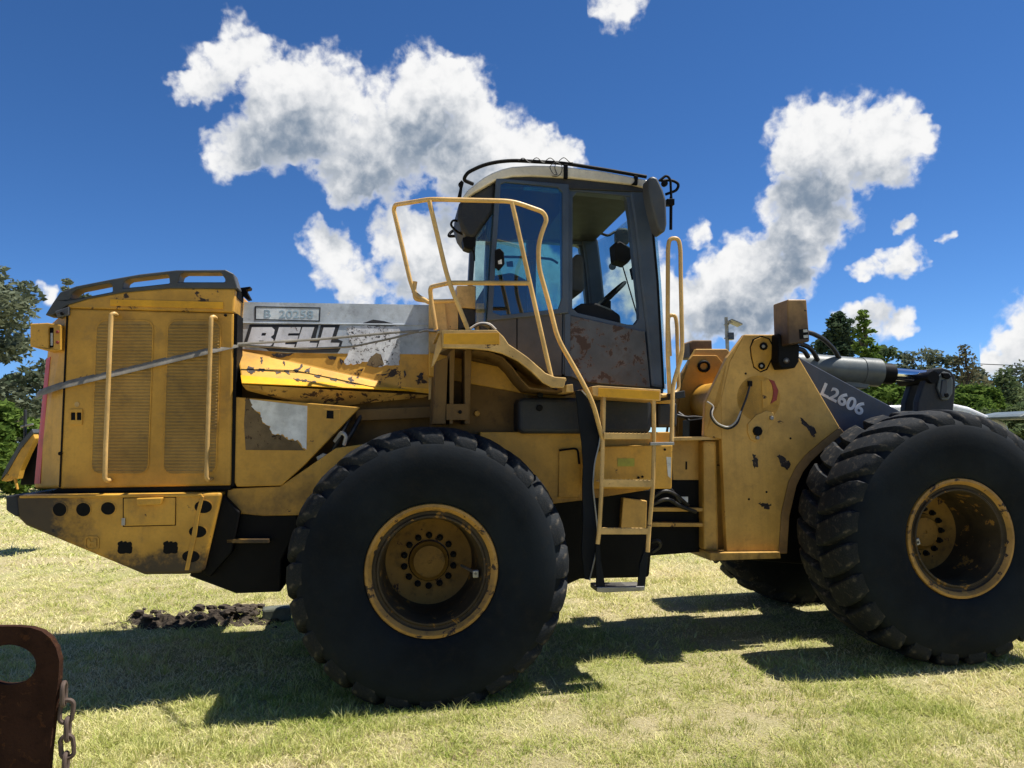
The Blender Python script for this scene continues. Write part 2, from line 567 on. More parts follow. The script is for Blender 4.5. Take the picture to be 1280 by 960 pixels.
# ------------------------------------------------------------------ the ground
def ground_h(x, y):
    d = math.hypot(x, y)
    return 0.05 * (mnoise.noise(Vector((x * 0.35, y * 0.35, 3.1)))) * min(1, d / 4) * 0.5


gm, t, b, tc = new_mat('dry_lawn')
n1 = t.noise(tc, 0.55, 6, 0.62)
n2 = t.noise(tc, 3.2, 8, 0.65)
n3 = t.noise(tc, 70, 6, 0.7)
c = t.mix(t.ramp(n2.outputs['Fac'], 0.35, 0.7), (0.36, 0.31, 0.14), (0.47, 0.39, 0.22))
c = t.mix(t.ramp(n1.outputs['Fac'], 0.42, 0.66), c, (0.29, 0.31, 0.09))
c = t.mix(t.ramp(n3.outputs['Fac'], 0.4, 0.7), c, (0.52, 0.46, 0.28))
nb_ = t.noise(tc, 1.7, 7, 0.7)
c = t.mix(t.math('MULTIPLY', t.ramp(nb_.outputs['Fac'], 0.56, 0.70), 0.75), c, (0.30, 0.21, 0.12))
t.link(c, b.inputs['Base Color'])
b.inputs['Roughness'].default_value = 0.95
b.inputs['Specular IOR Level'].default_value = 0.1
bp = t.n('ShaderNodeBump')
bp.inputs['Strength'].default_value = 0.9
bp.inputs['Distance'].default_value = 0.03
t.link(n3.outputs['Fac'], bp.inputs['Height'])
t.link(bp.outputs[0], b.inputs['Normal'])
GX = [-900, -400, -150, -60, -30] + [-20 + i * 0.5 for i in range(81)] + [30, 60, 150, 400, 900]
GY = [-400, -100, -30, -10] + [-4 + i * 0.5 for i in range(57)] + [30, 45, 70, 120, 250, 500, 1000, 1800]
gv = [(x, y, ground_h(x, y)) for y in GY for x in GX]
nx = len(GX)
gf = [(j * nx + i, j * nx + i + 1, (j + 1) * nx + i + 1, (j + 1) * nx + i) for j in range(len(GY) - 1) for i in range(nx - 1)]
ground = mesh_obj('ground', gv, gf, gm, smooth=True)
tag(ground, kind='structure')

# ------------------------------------------------------------------ the wheel loader: frame of reference
THETA = R(8.8)
ORG = Vector((-0.484, 4.54, 0))
loader = empty('wheel_loader', ORG, THETA)
tag(loader, 'large worn yellow wheel loader with dark cab and huge black tyres on lawn', 'loader')
UI = Matrix.Rotation(-THETA, 3, 'Z')
CL = UI @ (CAMPOS - ORG)


def at(px, py, v):
    """point of the loader's own frame (u forward, v across, w up) on the upright plane at depth v"""
    d = UI @ ray(px, py)
    s = (v - CL.y) / d.y
    return CL + d * s


def prism(name, pts, v0, v1, mat, parent=loader, bevel=0.006, holes=(), seg=2, smooth=False):
    f0 = lambda x, y: at(x, y, v0)

    def f1(x, y):
        p = at(x, y, v0)
        return Vector((p.x, v1, p.z))
    v, f = solid2d(pts, holes, f0, f1)
    return mesh_obj(name, v, f, mat, parent, bevel=bevel, seg=seg, smooth=smooth)


def rrect(x0, y0, x1, y1, r, n=4, dx=0.0):
    """rounded rectangle in picture units; dx leans the lower edge sideways"""
    out = []
    for cx, cy, a0 in ((x1 - r, y0 + r, -90), (x1 - r, y1 - r, 0), (x0 + r, y1 - r, 90), (x0 + r, y0 + r, 180)):
        for k in range(n + 1):
            a = R(a0 + 90 * k / n)
            x, y = cx + r * math.cos(a), cy + r * math.sin(a)
            out.append((x + dx * (y - y0) / (y1 - y0), y))
    return out


def ragged(pts, amp=1.0, step=3.0, seed=1, closed=True):
    """torn edge: subdivide a traced outline and jitter it"""
    r = random.Random(seed)
    out = []
    for k, (x, y) in enumerate(pts if closed else pts[:-1]):
        x2, y2 = pts[(k + 1) % len(pts)]
        n = max(1, int(math.hypot(x2 - x, y2 - y) / step))
        for q in range(n):
            f_ = q / n
            a = amp if q else amp * 0.3
            out.append((x + (x2 - x) * f_ + r.uniform(-a, a), y + (y2 - y) * f_ + r.uniform(-a, a)))
    return out


def circ(cx, cy, rx, ry=None, n=20):
    ry = ry or rx
    return [(cx + rx * math.cos(2 * math.pi * k / n), cy + ry * math.sin(2 * math.pi * k / n)) for k in range(n)]


def ptube(name, pts, r, mat, parent=loader, rad=0.06, n=10):
    return tube(name, [at(*p) for p in pts], r, mat, parent, rad, n)


def bolt(px, py, v, r=0.014, d=0.012, mat=None, parent=loader, name='bolt'):
    c = at(px, py, v)
    o = lathe(name, [(0.0005, -d), (r * 0.8, -d), (r, -d * 0.7), (r, 0.004)], mat or M['steel'], parent, n=8, smooth=False)
    o.location = c
    return o


MIDV = 1.30


def mirror(o, name=None):
    """the same part on the far side of the machine"""
    c = o.copy()
    me = o.data.copy()
    for vert in me.vertices:
        vert.co.y = 2 * MIDV - vert.co.y
    me.flip_normals()
    c.data = me
    if o.location.length > 0:
        c.location = (o.location.x, 2 * MIDV - o.location.y, o.location.z)
        for vert in me.vertices:
            vert.co.y -= 2 * MIDV
    c.name = name or o.name.split('.')[0]
    COL.objects.link(c)
    return c


# ------------------------------------------------------------------ wheels
RT, TW = 0.842, 0.70


def make_wheel():
    half = TW / 2
    prof = [(0.385, -half + 0.05), (0.405, -half + 0.028), (0.45, -half + 0.018), (0.55, -half + 0.0), (0.66, -half + 0.004), (0.725, -half + 0.018),
            (0.76, -half + 0.042), (0.778, -half + 0.075), (0.787, -half + 0.13), (0.79, 0)]
    prof = prof + [(r, -y) for r, y in reversed(prof[:-1])]
    tyre = lathe('tyre', prof, M['rubber'], loader, n=96)
    # one rounded, curved tread block; every block of a tyre shares it
    lug = []
    NL = 24
    pitch = 2 * math.pi / NL
    ys = [0.0, 0.08, 0.17, 0.245, 0.296, 0.322]
    hs = [0.836, 0.843, 0.842, 0.832, 0.810, 0.776]
    wd = [0.72, 0.76, 0.78, 0.78, 0.72, 0.60]
    verts, faces = [], []
    for j, (y, h, w_) in enumerate(zip(ys, hs, wd)):
        sweep = 0.60 * pitch * (y / 0.32) ** 1.4
        hw = w_ * pitch / 2
        for k, (a, dr) in enumerate(((-1.10, -0.07), (-1.0, -0.014), (-0.84, 0.0), (0, 0.003), (0.84, 0.0), (1.0, -0.014), (1.10, -0.07))):
            th = a * hw + sweep
            r = h + dr
            verts.append((r * math.sin(th), -y, r * math.cos(th)))
    m_ = 7
    for j in range(len(ys) - 1):
        for k in range(m_ - 1):
            faces.append((j * m_ + k, j * m_ + k + 1, (j + 1) * m_ + k + 1, (j + 1) * m_ + k))
    faces.append(tuple(range(m_)))
    faces.append(tuple((len(ys) - 1) * m_ + k for k in range(m_)))
    l0 = mesh_obj('tread_lug', verts, faces, M['lug'], tyre, smooth=True)
    lf = mesh_obj('tread_lug', [(x, -y, z) for x, y, z in verts], faces, M['lug'], tyre, smooth=True)
    for k in range(NL):
        for src, off in ((l0, 0.0), (lf, 0.5)):
            o = src if k == 0 else src.copy()
            if k:
                COL.objects.link(o)
            o.parent = tyre
            o.rotation_euler = (0, (k + off) * pitch, 0)
    # rim
    Y = -half
    rim = lathe('rim', [(0.388, Y + 0.10), (0.392, Y + 0.045), (0.386, Y + 0.03), (0.370, Y + 0.028), (0.358, Y + 0.038), (0.348, Y + 0.05)], M['yellow_rim'], loader, n=72)
    lathe('rim_barrel', [(0.349, Y + 0.052), (0.340, Y + 0.062), (0.326, Y + 0.064), (0.318, Y + 0.052), (0.308, Y + 0.052), (0.302, Y + 0.065), (0.298, Y + 0.12),
                         (0.290, Y + 0.14), (0.288, Y + 0.30), (0.280, Y + 0.40), (0.272, Y + 0.428)], M['rim_dark'], rim, n=72)
    lathe('rim_disc', [(0.272, Y + 0.426), (0.262, Y + 0.43), (0.21, Y + 0.44), (0.13, Y + 0.44)], M['rim_disc'], rim, n=48)
    hub = lathe('hub', [(0.125, 0.0), (0.122, -0.03), (0.105, -0.042), (0.098, -0.058), (0.06, -0.062), (0.012, -0.062), (0.010, -0.056), (0.0004, -0.056)],
                M['rim_disc'], rim, n=36)
    hub.location = (0, Y + 0.44, 0)
    nut0 = lathe('wheel_nut', [(0.0005, -0.035), (0.011, -0.035), (0.013, -0.03), (0.013, -0.012), (0.021, -0.010), (0.021, 0.0)], M['black'], rim, n=8, smooth=False)
    for k in range(14):
        o = nut0 if k == 0 else nut0.copy()
        if k:
            COL.objects.link(o)
        a = 2 * math.pi * k / 14 + 0.2
        o.parent = rim
        o.location = (0.158 * math.cos(a), Y + 0.438, 0.158 * math.sin(a))
    bk = lathe('rim_back', [(0.30, Y + 0.14), (0.33, half - 0.1), (0.388, half - 0.06), (0.392, half - 0.03), (0.37, half - 0.03), (0.30, half - 0.12), (0.2, half - 0.12)], M['yellow_rim'], rim, n=48)
    vl = tube('valve_stem', [(0.20, Y + 0.36, -0.03), (0.235, Y + 0.24, -0.035), (0.262, Y + 0.13, -0.04), (0.262, Y + 0.10, -0.04)], 0.009, M['steel'], rim, 0.03, 8)
    vb = box('valve_block', (0.245, Y + 0.10, -0.065), (0.282, Y + 0.14, -0.020), M['steel'], rim, 0.006)
    return tyre, rim


def copy_part(o, parent, **kw):
    c = o.copy()
    COL.objects.link(c)
    c.parent = parent
    for ch in o.children:
        d = ch.copy()
        COL.objects.link(d)
        d.parent = c
    return c


tyre, rim = make_wheel()
WB = 3.435
wheels = [(0.0, 0.35, 0.785, 0.0, 0.35), (WB, 0.35, 0.835, 0.0, 3.6), (0.0, 2 * MIDV - 0.35, 0.785, math.pi, 1.0), (WB, 2 * MIDV - 0.35, 0.835, math.pi, 2.0)]
for i, (u, v, w, flip, spin) in enumerate(wheels):
    ty, ri = (tyre, rim) if i == 0 else (copy_part(tyre, loader), copy_part(rim, loader))
    for o, sp in ((ty, spin * 0.37), (ri, 0.0 if i == 0 else (2.9 if i == 1 else spin))):
        o.location = (u, v, w)
        o.rotation_euler = (0, sp, flip)
        o.rotation_mode = 'YXZ' if flip == 0 else 'XYZ'
# axles and underframe
for u, w in ((0.0, 0.775), (WB, 0.815)):
    ax = lathe('axle', [(0.0005, -0.80), (0.13, -0.80), (0.15, -0.6), (0.17, -0.45), (0.22, -0.3), (0.30, -0.18), (0.32, 0), (0.30, 0.18), (0.22, 0.3),
                        (0.17, 0.45), (0.15, 0.6), (0.13, 0.80), (0.0005, 0.80)], M['black'], loader, n=24)
    ax.location = (u, MIDV, w)

# ------------------------------------------------------------------ rear: counterweight
CV = 0.42
CF = 2.50
prism('counterweight', [(8.5, 621), (21, 618.5), (277, 616), (253, 716), (230, 718), (180, 718.5), (32, 657), (20, 645), (8.5, 637)], CV, CF,
      M['yellow_cw'], bevel=0.018, seg=3)
cwp = bpy.data.objects['counterweight']
prism('bumper_end', [(7, 620), (21, 618), (24, 646), (19.5, 646), (7, 638)], CV - 0.006, CF + 0.006, M['dark'], cwp, 0.01)
prism('top_lip', [(24, 619.5), (252, 617.3), (253, 621), (24, 622.8)], CV - 0.014, CV + 0.1, M['yellow'], cwp, 0.004)
for x, y, rx, ry in ((74.5, 637, 8.5, 8.5), (104, 637, 9, 8.5), (135, 635.5, 9, 8), (254, 633.6, 11, 8), (247, 664.6, 11, 7.5), (238.5, 695.5, 11, 7.5)):
    prism('socket_ring', circ(x, y, rx + 1, ry + 1), CV - 0.004, CV + 0.01, M['yellow_cw'], cwp, 0, holes=[circ(x, y, rx, ry)])
    prism('socket_hole', circ(x, y, rx, ry), CV - 0.0025, CV + 0.01, M['black'], cwp, 0)
prism('toolbox_door', [(154.5, 623), (219, 622), (218.5, 656), (154.5, 657.5)], CV - 0.012, CV + 0.01, M['yellow_cw'], cwp, 0.003)
prism('door_gap', [(153.5, 622.4), (220, 621.3), (219.6, 657), (153.5, 658.6)], CV - 0.003, CV + 0.01, M['black'], cwp, 0)
prism('door_handle', [(170, 623), (203, 622), (200, 631), (171, 632)], CV - 0.05, CV - 0.0125, M['yellow'], cwp, 0.006)
prism('hinge', [(151.5, 648), (156, 648), (156, 657), (151.5, 657)], CV - 0.025, CV - 0.0125, M['steel'], cwp, 0.003)
prism('cast_badge', rrect(105.5, 670, 124, 687.6, 4), CV - 0.005, CV + 0.01, M['yellow_cw'], cwp, 0.002, holes=[rrect(107.5, 672, 122, 685.6, 3)])
for s in ((109, 674, 112.5, 683), (117, 674, 120.5, 683), (112.5, 677, 117, 680)):
    prism('badge_emblem', [(s[0], s[1]), (s[2], s[1]), (s[2], s[3]), (s[0], s[3])], CV - 0.0045, CV + 0.01, M['yellow_cw'], cwp, 0)
for x in (147, 204):
    prism('grime_patch', ragged(rrect(x, 677, x + 18, 692, 3), 1.2, 2, 6), CV - 0.0022, CV + 0.008, M['black'], cwp, 0)
prism('corner_bar', [(251, 619), (255, 621), (249, 645), (246, 668), (239, 698), (236, 713), (230.5, 713), (234, 696), (241, 660), (245, 640)], CV - 0.008, CV + 0.05,
      M['yellow'], cwp, 0.004)
prism('counterweight_cheek', [(277, 616.4), (300, 640), (290, 690), (262, 722), (253, 716)], CV + 0.06, CF - 0.06, M['black'], cwp, 0.01)
prism('rear_frame', [(272, 612), (372, 596), (372, 660), (352, 700), (351, 740), (295, 742), (236, 720), (250, 700)], 0.55, 2 * MIDV - 0.42, M['black'], bevel=0.01)
prism('frame_rail', [(285, 611), (350, 608), (420, 560), (560, 540), (560, 640), (330, 645), (280, 640)], 0.53, 0.60, M['yellow_low'], bevel=0.006)
prism('frame_step', [(283, 674), (336, 674), (336, 679), (283, 679)], 0.48, 0.58, M['yellow_low'], bevel=0.003)

# ------------------------------------------------------------------ rear: radiator house
HV = 0.50
house = prism('engine_enclosure', [(84, 385.5), (292, 391.5), (288.5, 607), (74, 611)], HV, CF - 0.05, M['yellow'], bevel=0.012)
# corner post: chamfered from the side to the tail
a0, a1 = at(83.5, 386, HV - 0.002), at(74, 611, HV - 0.002)
b0, b1 = at(62, 405, HV + 0.16), at(42, 611, HV + 0.16)
vv = [a0, a1, b1, b0] + [Vector((p.x, HV + CF - 0.05 - p.y, p.z)) for p in (a0, a1, b1, b0)]
mesh_obj('rear_corner', vv, [(0, 1, 2, 3), (4, 7, 6, 5), (3, 2, 6, 7), (0, 3, 7, 4), (1, 5, 6, 2)], M['yellow'], house, bevel=0.02, seg=3)
prism('panel_seam', [(83, 390), (85, 390), (75.5, 609), (73.5, 609)], HV - 0.0045, HV + 0.01, M['black'], house, 0)
def corner_pt(t_, s_):
    p = a0.lerp(a1, t_).lerp(b0.lerp(b1, t_), s_)
    return p + Vector((-0.003, -0.004, 0))


rs = [corner_pt(0.22, 0.74), corner_pt(0.97, 0.74), corner_pt(0.97, 0.96), corner_pt(0.22, 0.96)]
mesh_obj('red_reflector', rs + [p + Vector((0.004, 0.005, 0)) for p in rs], [(0, 1, 2, 3), (4, 7, 6, 5), (0, 4, 5, 1), (1, 5, 6, 2), (2, 6, 7, 3), (3, 7, 4, 0)], M['red'], house)
prism('roof_cap', [(84, 381), (110, 373), (155, 365), (212, 360), (294, 361), (292, 391), (84, 385.2)], HV - 0.006, CF - 0.044, M['yellow_chip'], house, 0.012)
prism('orange_reflector', [(137.5, 374), (279, 377.5), (279, 386), (137.5, 382)], HV - 0.012, HV + 0.01, M['orange'], house, 0.001)
outer = [(56, 394), (66, 378), (75, 365), (95, 357.5), (140, 348.7), (175, 342.5), (220, 337.5), (282, 337), (292, 342), (298, 361), (212, 360.5), (155, 365.5), (110, 373.5), (84, 381.5), (66, 394)]
spoiler = prism('roof_spoiler', outer, HV - 0.012, HV + 0.11, M['grey_plastic'], house, 0.012, seg=3,
                holes=[[(87, 374.5), (90, 366), (97, 361.5), (135, 354), (140, 355.5), (140.5, 364.5), (110, 370.5)],
                       [(153.5, 360), (155, 351.5), (160, 348.5), (208, 342.7), (211, 344), (212, 354), (180, 357.5)],
                       [(222.5, 352.5), (225, 343), (230, 340.5), (276, 340.5), (281.5, 349), (281, 352.5)]])

prism('latch_bracket', [(287, 361), (297, 361), (297, 372), (289, 372)], HV + 0.05, HV + 0.25, M['black'], house, 0.004)
prism('exhaust_flap', [(297, 360), (313, 358), (312, 361), (307, 362), (313, 373), (308, 374), (299, 366)], 0.7, 0.78, M['black'], house, 0.003)
for x0, x1, dx in ((120, 192.5, -7), (209, 276.5, -6)):
    frame = rrect(x0, 399.5, x1, 593, 12, 5, dx)
    inner = rrect(x0 + 1.6, 401, x1 - 1.6, 591.5, 11, 5, dx)
    vent = prism('air_vent', inner, HV - 0.003, HV + 0.01, M['yellow_vent'], house, 0)
    prism('vent_rim', frame, HV - 0.006, HV + 0.01, M['yellow'], house, 0.001, holes=[inner])
    sv, sf = [], []
    for k in range(46):
        y = 405 + k * 4.05
        ins = 5 if k in (0, 45) else (2.6 if k in (1, 44) else 1.8)
        lean = dx * (y - 399.5) / 193.5
        p = [at(x0 + ins + lean, y, HV - 0.0035), at(x1 - ins + lean, y, HV - 0.0035)]
        i0 = len(sv)
        for q in p:
            sv += [q, q + Vector((0, -0.005, -0.009)), q + Vector((0, 0, -0.011))]
        sf += [(i0, i0 + 3, i0 + 4, i0 + 1), (i0 + 1, i0 + 4, i0 + 5, i0 + 2), (i0, i0 + 1, i0 + 2), (i0 + 3, i0 + 5, i0 + 4)]
    tag(mesh_obj('louvre_mesh', sv, sf, M['yellow_vent'], house), kind='stuff')
for pts in ([(146, 394, HV), (143, 392, HV - 0.07), (139, 393, HV - 0.08), (132, 560, HV - 0.08), (131, 598, HV - 0.08), (134, 601, HV - 0.07), (138, 600, HV)],
            [(270, 398, HV), (267, 396, HV - 0.07), (264, 397, HV - 0.08), (259, 560, HV - 0.08), (258, 597, HV - 0.08), (260, 600, HV - 0.07), (264, 599, HV)]):
    ptube('grab_rail', pts, 0.0135, M['yellow_tube'], house, 0.04)
lt = prism('door_latch', [(87, 511.5), (103, 511), (102.5, 531), (87, 531)], HV - 0.008, HV + 0.01, M['yellow'], house, 0.002,
           holes=[[(88.5, 515.5), (94, 515.5), (94, 525), (88.5, 525)], [(96, 515.5), (101.5, 515.5), (101.5, 525), (96, 525)]])
prism('latch_recess', [(88, 515), (102, 515), (102, 529), (88, 529)], HV - 0.003, HV + 0.01, M['black'], house, 0)
prism('stamped_ring', circ(96, 505.5, 3.2), HV - 0.004, HV + 0.01, M['yellow_tube'], house, 0.001)
prism('lower_seal', [(74, 609), (289, 606), (289, 612.5), (60, 617)], HV + 0.01, HV + 0.2, M['black'], house, 0.004)
prism('vertical_seal', [(292.5, 392), (297, 392), (293, 608), (288, 608)], HV + 0.012, HV + 0.2, M['black'], house, 0.002)
bolt(75.5, 567, HV - 0.006, 0.012, 0.01, M['black'], house)
bolt(282, 394, HV - 0.006, 0.009, 0.008, M['black'], house)
# lamp housing at the rear corner
lamp = prism('rear_lamp_housing', [(37.5, 404.5), (59, 403.5), (76, 406), (76, 438), (58, 438.5), (37.5, 433)], HV - 0.03, HV + 0.14, M['yellow_chip'], house, 0.006,
             holes=[[(60.5, 409), (66.5, 409), (66.5, 434), (60.5, 435)]])
prism('lamp_recess', [(59, 407), (68, 407), (68, 436), (59, 436)], HV - 0.01, HV + 0.1, M['black'], house, 0)
prism('lamp_lens', [(63, 416), (66, 416), (66, 432), (63, 432)], HV - 0.014, HV, M['lamp_glass'], house, 0.002)
for y in (415, 428):
    bolt(72, y, HV - 0.03, 0.010, 0.006, M['redlens'], house)
prism('lamp_bracket', [(68, 389), (86, 383), (86, 394), (72, 397)], HV - 0.02, HV + 0.06, M['rusty'], house, 0.005)
bolt(78, 392, HV - 0.02, 0.011, 0.012, M['black'], house)

# ------------------------------------------------------------------ hood with the lettering
OV = 0.70
top = [at(295, 374, OV), at(538, 378, OV)]
cr = [at(295, 401, OV), at(538, 404, OV)]
A_, C_ = at(294, 436, OV), at(524, 489, OV)
B_ = at(302, 479, OV - 0.30)
D_ = at(538, 490, OV)
hv = [top[0], top[1], cr[1], cr[0], A_, C_, D_, B_]
hf = [(0, 1, 2, 3), (3, 2, 6, 5, 4), (4, 5, 7)]
n0 = len(hv)
hv += [Vector((p.x, 2 * MIDV - p.y, p.z)) for p in hv]
hf += [tuple(i + n0 for i in reversed(f)) for f in hf] + [(0, n0, n0 + 1, 1), (0, 3, 4, 7, n0 + 7, n0 + 4, n0 + 3, n0), (1, n0 + 1, n0 + 2, n0 + 6, 6, 2),
                                                         (7, 5, n0 + 5, n0 + 7), (5, 6, n0 + 6, n0 + 5)]
hood = mesh_obj('engine_hood', hv, hf, M['yellow_chip'], loader, bevel=0.01)
e = 0.0035
gp = [top[0], top[1], cr[1], cr[0]]
vg = [p + Vector((0, -e, 0)) for p in gp] + [p + Vector((0, 0.004, 0)) for p in gp]
mesh_obj('upper_paint_band', vg, [(0, 1, 2, 3), (4, 7, 6, 5), (0, 4, 5, 1), (1, 5, 6, 2), (2, 6, 7, 3), (3, 7, 4, 0)], M['grey_blue'], hood)
prism('grey_side_band', [(295, 401.3), (537, 404.3), (537, 442), (432, 441), (357, 440), (294.5, 434.5)], OV - e, OV + 0.004, M['grey_blue'], hood, 0)
# lip under the flare with its orange stripe, and the underside
fn = (C_ - A_).cross(B_ - A_).normalized()
fn = fn if fn.y < 0 else -fn
lp_ = [B_ + fn * 0.003, C_ + fn * 0.003, C_.lerp(A_, 0.03) + fn * 0.003, B_.lerp(A_, 0.22) + fn * 0.003]
lp_ += [p - fn * 0.006 for p in lp_]
mesh_obj('orange_stripe', lp_, [(0, 1, 2, 3), (4, 7, 6, 5), (0, 4, 5, 1), (1, 5, 6, 2), (2, 6, 7, 3), (3, 7, 4, 0)], M['orange'], hood)
prism('orange_stripe', [(500, 483), (537, 486), (537, 492), (510, 489)], OV - 0.005, OV + 0.01, M['orange'], hood, 0)
u0, u1, u2 = at(302, 480.5, OV - 0.29), at(430, 488, OV - 0.135), at(537, 494, OV - 0.01)
w0, w1, w2, w3 = at(308, 488, OV - 0.19), at(397, 511, OV - 0.02), at(452, 504.5, OV - 0.005), at(530, 497, OV + 0.005)
mesh_obj('hood_underside', [u0, u1, u2, w0, w1, w2, w3, u0 + Vector((0, 0.4, 0)), w1 + Vector((0, 0.4, 0.02)), w3 + Vector((0, 0.3, 0.02))],
         [(0, 3, 4, 1), (1, 4, 5), (1, 5, 6, 2), (3, 7, 8, 4), (4, 8, 9, 6, 5)], M['rust_edge'], hood, bevel=0)


def zpx(p):
    return (290 + p[0] / 8.533, 360 + p[1] / 8.533)


BLK = [(165, 368), (905, 370), (935, 372), (1142, 374), (1098, 522), (1175, 556), (1150, 640), (1120, 680), (800, 684), (600, 676), (380, 664), (350, 640), (104, 590), (130, 500)]
prism('name_backing', [zpx(p) for p in BLK], OV - 0.006, OV, M['black_decal'], hood, 0, holes=[[zpx(p) for p in ((912, 378), (935, 378), (905, 520), (880, 530))]])
LET = {'letter_b': ([(190, 400), (405, 400), (436, 428), (428, 482), (396, 508), (426, 536), (414, 590), (380, 620), (133, 620), (158, 520), (172, 470)],
                    [[(302, 464), (348, 464), (338, 494), (292, 494)], [(272, 548), (322, 548), (314, 582), (262, 582)]]),
       'letter_e': ([(484, 400), (720, 400), (704, 466), (588, 468), (580, 494), (696, 494), (680, 552), (560, 552), (552, 590), (660, 590), (650, 622), (424, 622), (456, 500)], []),
       'letter_l': ([(738, 400), (866, 400), (816, 572), (902, 574), (890, 622), (668, 622), (700, 520)], []),
       'letter_m': ([(966, 404), (1090, 404), (1042, 572), (1140, 574), (1126, 624), (904, 624), (936, 520)], [])}
for k, (o_, h_) in LET.items():
    prism('letter_l' if k == 'letter_m' else k, [zpx(p) for p in o_], OV - 0.0085, OV - 0.004, M['white_decal'], hood, 0, holes=[[zpx(p) for p in h] for h in h_])
prism('number_plate', [zpx(p) for p in ((215, 165), (930, 180), (925, 338), (218, 318))], OV - 0.006, OV, M['black_decal'], hood, 0,
      holes=[[zpx(p) for p in ((230, 178), (918, 192), (913, 326), (232, 308))]])
prism('number_field', [zpx(p) for p in ((226, 174), (922, 188), (917, 330), (228, 312))], OV - 0.0045, OV, M['plate'], hood, 0)
prism('hood_crease', [(295, 400), (538, 403), (538, 405), (295, 402)], OV - 0.010, OV, M['grey_blue'], hood, 0.003)


def lettering(name, body, px, py, v, size_px, rot, mat, parent, bold=0.0, ext=0.002, sx=1.0):
    cu = bpy.data.curves.new(name, 'FONT')
    cu.body, cu.size, cu.extrude, cu.offset = body, 1.0, 0.0, bold
    tmp = bpy.data.objects.new('tmp_text', cu)
    COL.objects.link(tmp)
    dg = bpy.context.evaluated_depsgraph_get()
    me = bpy.data.meshes.new_from_object(tmp.evaluated_get(dg))
    bpy.data.objects.remove(tmp)
    p = at(px, py, v)
    s = (at(px, py - size_px, v) - p).length / 0.69
    mt = Matrix.Translation(p) @ Matrix.Rotation(rot, 4, 'Y') @ Matrix.Rotation(R(90), 4, 'X') @ Matrix.Diagonal((s * sx, s, s, 1))
    me.transform(mt)
    bm = bmesh.new()
    bm.from_mesh(me)
    r_ = bmesh.ops.extrude_face_region(bm, geom=bm.faces[:])
    for g in r_['geom']:
        if isinstance(g, bmesh.types.BMVert):
            g.co.y -= ext
    bm.to_mesh(me)
    bm.free()
    bm = bmesh.new()
    bm.from_mesh(me)
    bm.verts.ensure_lookup_table()
    seen = set()
    for v0 in bm.verts:                                   # every character is a mesh of its own
        if v0.index in seen:
            continue
        isl, todo = [], [v0]
        seen.add(v0.index)
        while todo:
            q = todo.pop()
            isl.append(q)
            for ed in q.link_edges:
                w_ = ed.other_vert(q)
                if w_.index not in seen:
                    seen.add(w_.index)
                    todo.append(w_)
        ix = {q.index: k for k, q in enumerate(isl)}
        fs = {fc for q in isl for fc in q.link_faces}
        mesh_obj(name, [q.co for q in isl], [tuple(ix[q.index] for q in fc.verts) for fc in fs], mat, parent)
    bm.free()


lettering('plate_character', 'B  20258', 326, 394.5, OV - 0.0043, 10, R(0.7), M['plate_ghost'], hood, 0.012, 0.0015, 1.18)
FL = [(432, 407), (455, 405), (452, 401), (468, 399), (500, 404), (501, 425), (499, 456), (470, 458), (455, 452), (432, 456), (430, 450), (440, 432), (436, 420)]
prism('flaking_decal', ragged(FL, 1.6, 3, 8), OV - 0.0055, OV, M['speckled'], hood, 0)
prism('brown_flake', [(458, 456), (462, 447), (470, 440), (476, 442), (480, 455), (470, 459)], OV - 0.0075, OV, M['mud'], hood, 0)
prism('dark_swoosh', [(452, 402), (466, 397), (480, 399), (497, 404), (490, 406), (460, 405)], OV - 0.0065, OV, M['black_decal'], hood, 0)


def facet_pt(px, py, lift=0.003):
    """the traced point on the sloping flare of the hood"""
    d = UI @ ray(px, py)
    k_ = ((A_ - CL) @ fn) / (d @ fn)
    return CL + d * k_ + fn * lift


SCARS = [[(309, 457), (316, 459), (318, 465), (313, 468), (308, 463)], [(324, 446), (327, 446), (327, 454), (325, 455)], [(320, 461), (330, 461), (329, 464), (321, 464)],
         [(343, 464), (350, 466), (345, 468)], [(354, 462), (361, 463), (362, 468), (357, 466)], [(366, 462), (374, 459), (377, 452), (378, 458), (371, 466)], [(366, 473), (395, 477), (395, 479), (370, 477)],
         [(352, 453), (354, 449), (355, 457)], [(392, 470), (402, 468), (400, 472)], [(412, 474), (421, 473), (420, 477)], [(380, 464), (388, 458), (386, 466)]]
for k, pts in enumerate(SCARS):
    rg_ = ragged(pts, 0.9, 1.8, k + 20)
    F0 = [facet_pt(x, y) for x, y in rg_]
    F1 = [p - fn * 0.005 for p in F0]
    m_ = len(F0)
    mesh_obj('paint_scar', F0 + F1, [tuple(range(m_)), tuple(range(2 * m_ - 1, m_ - 1, -1))] + [(a, (a + 1) % m_, (a + 1) % m_ + m_, a + m_) for a in range(m_)], M['scar'], hood)
for k, pts in enumerate([[(338, 442), (352, 440.5), (366, 440.5), (360, 444), (350, 446), (341, 445)], [(409, 444), (420, 445), (418, 449), (411, 448)], [(424, 447), (429, 451), (426, 456)],
                         [(446, 462), (454, 460), (452, 464)], [(470, 468), (486, 466), (480, 469)], [(505, 460), (508, 468), (505, 472)], [(520, 470), (530, 464), (528, 474)]]):
    prism('paint_scar', ragged(pts, 0.9, 1.8, k + 50), OV - 0.006, OV, M['scar'], hood, 0)

# the hood sides lean inwards towards the top
w_0 = D_.z
for o in [hood] + list(hood.children):
    for vert in o.data.vertices:
        lean_ = 0.17 * (vert.co.z - w_0)
        vert.co.y += lean_ if vert.co.y < MIDV else -lean_
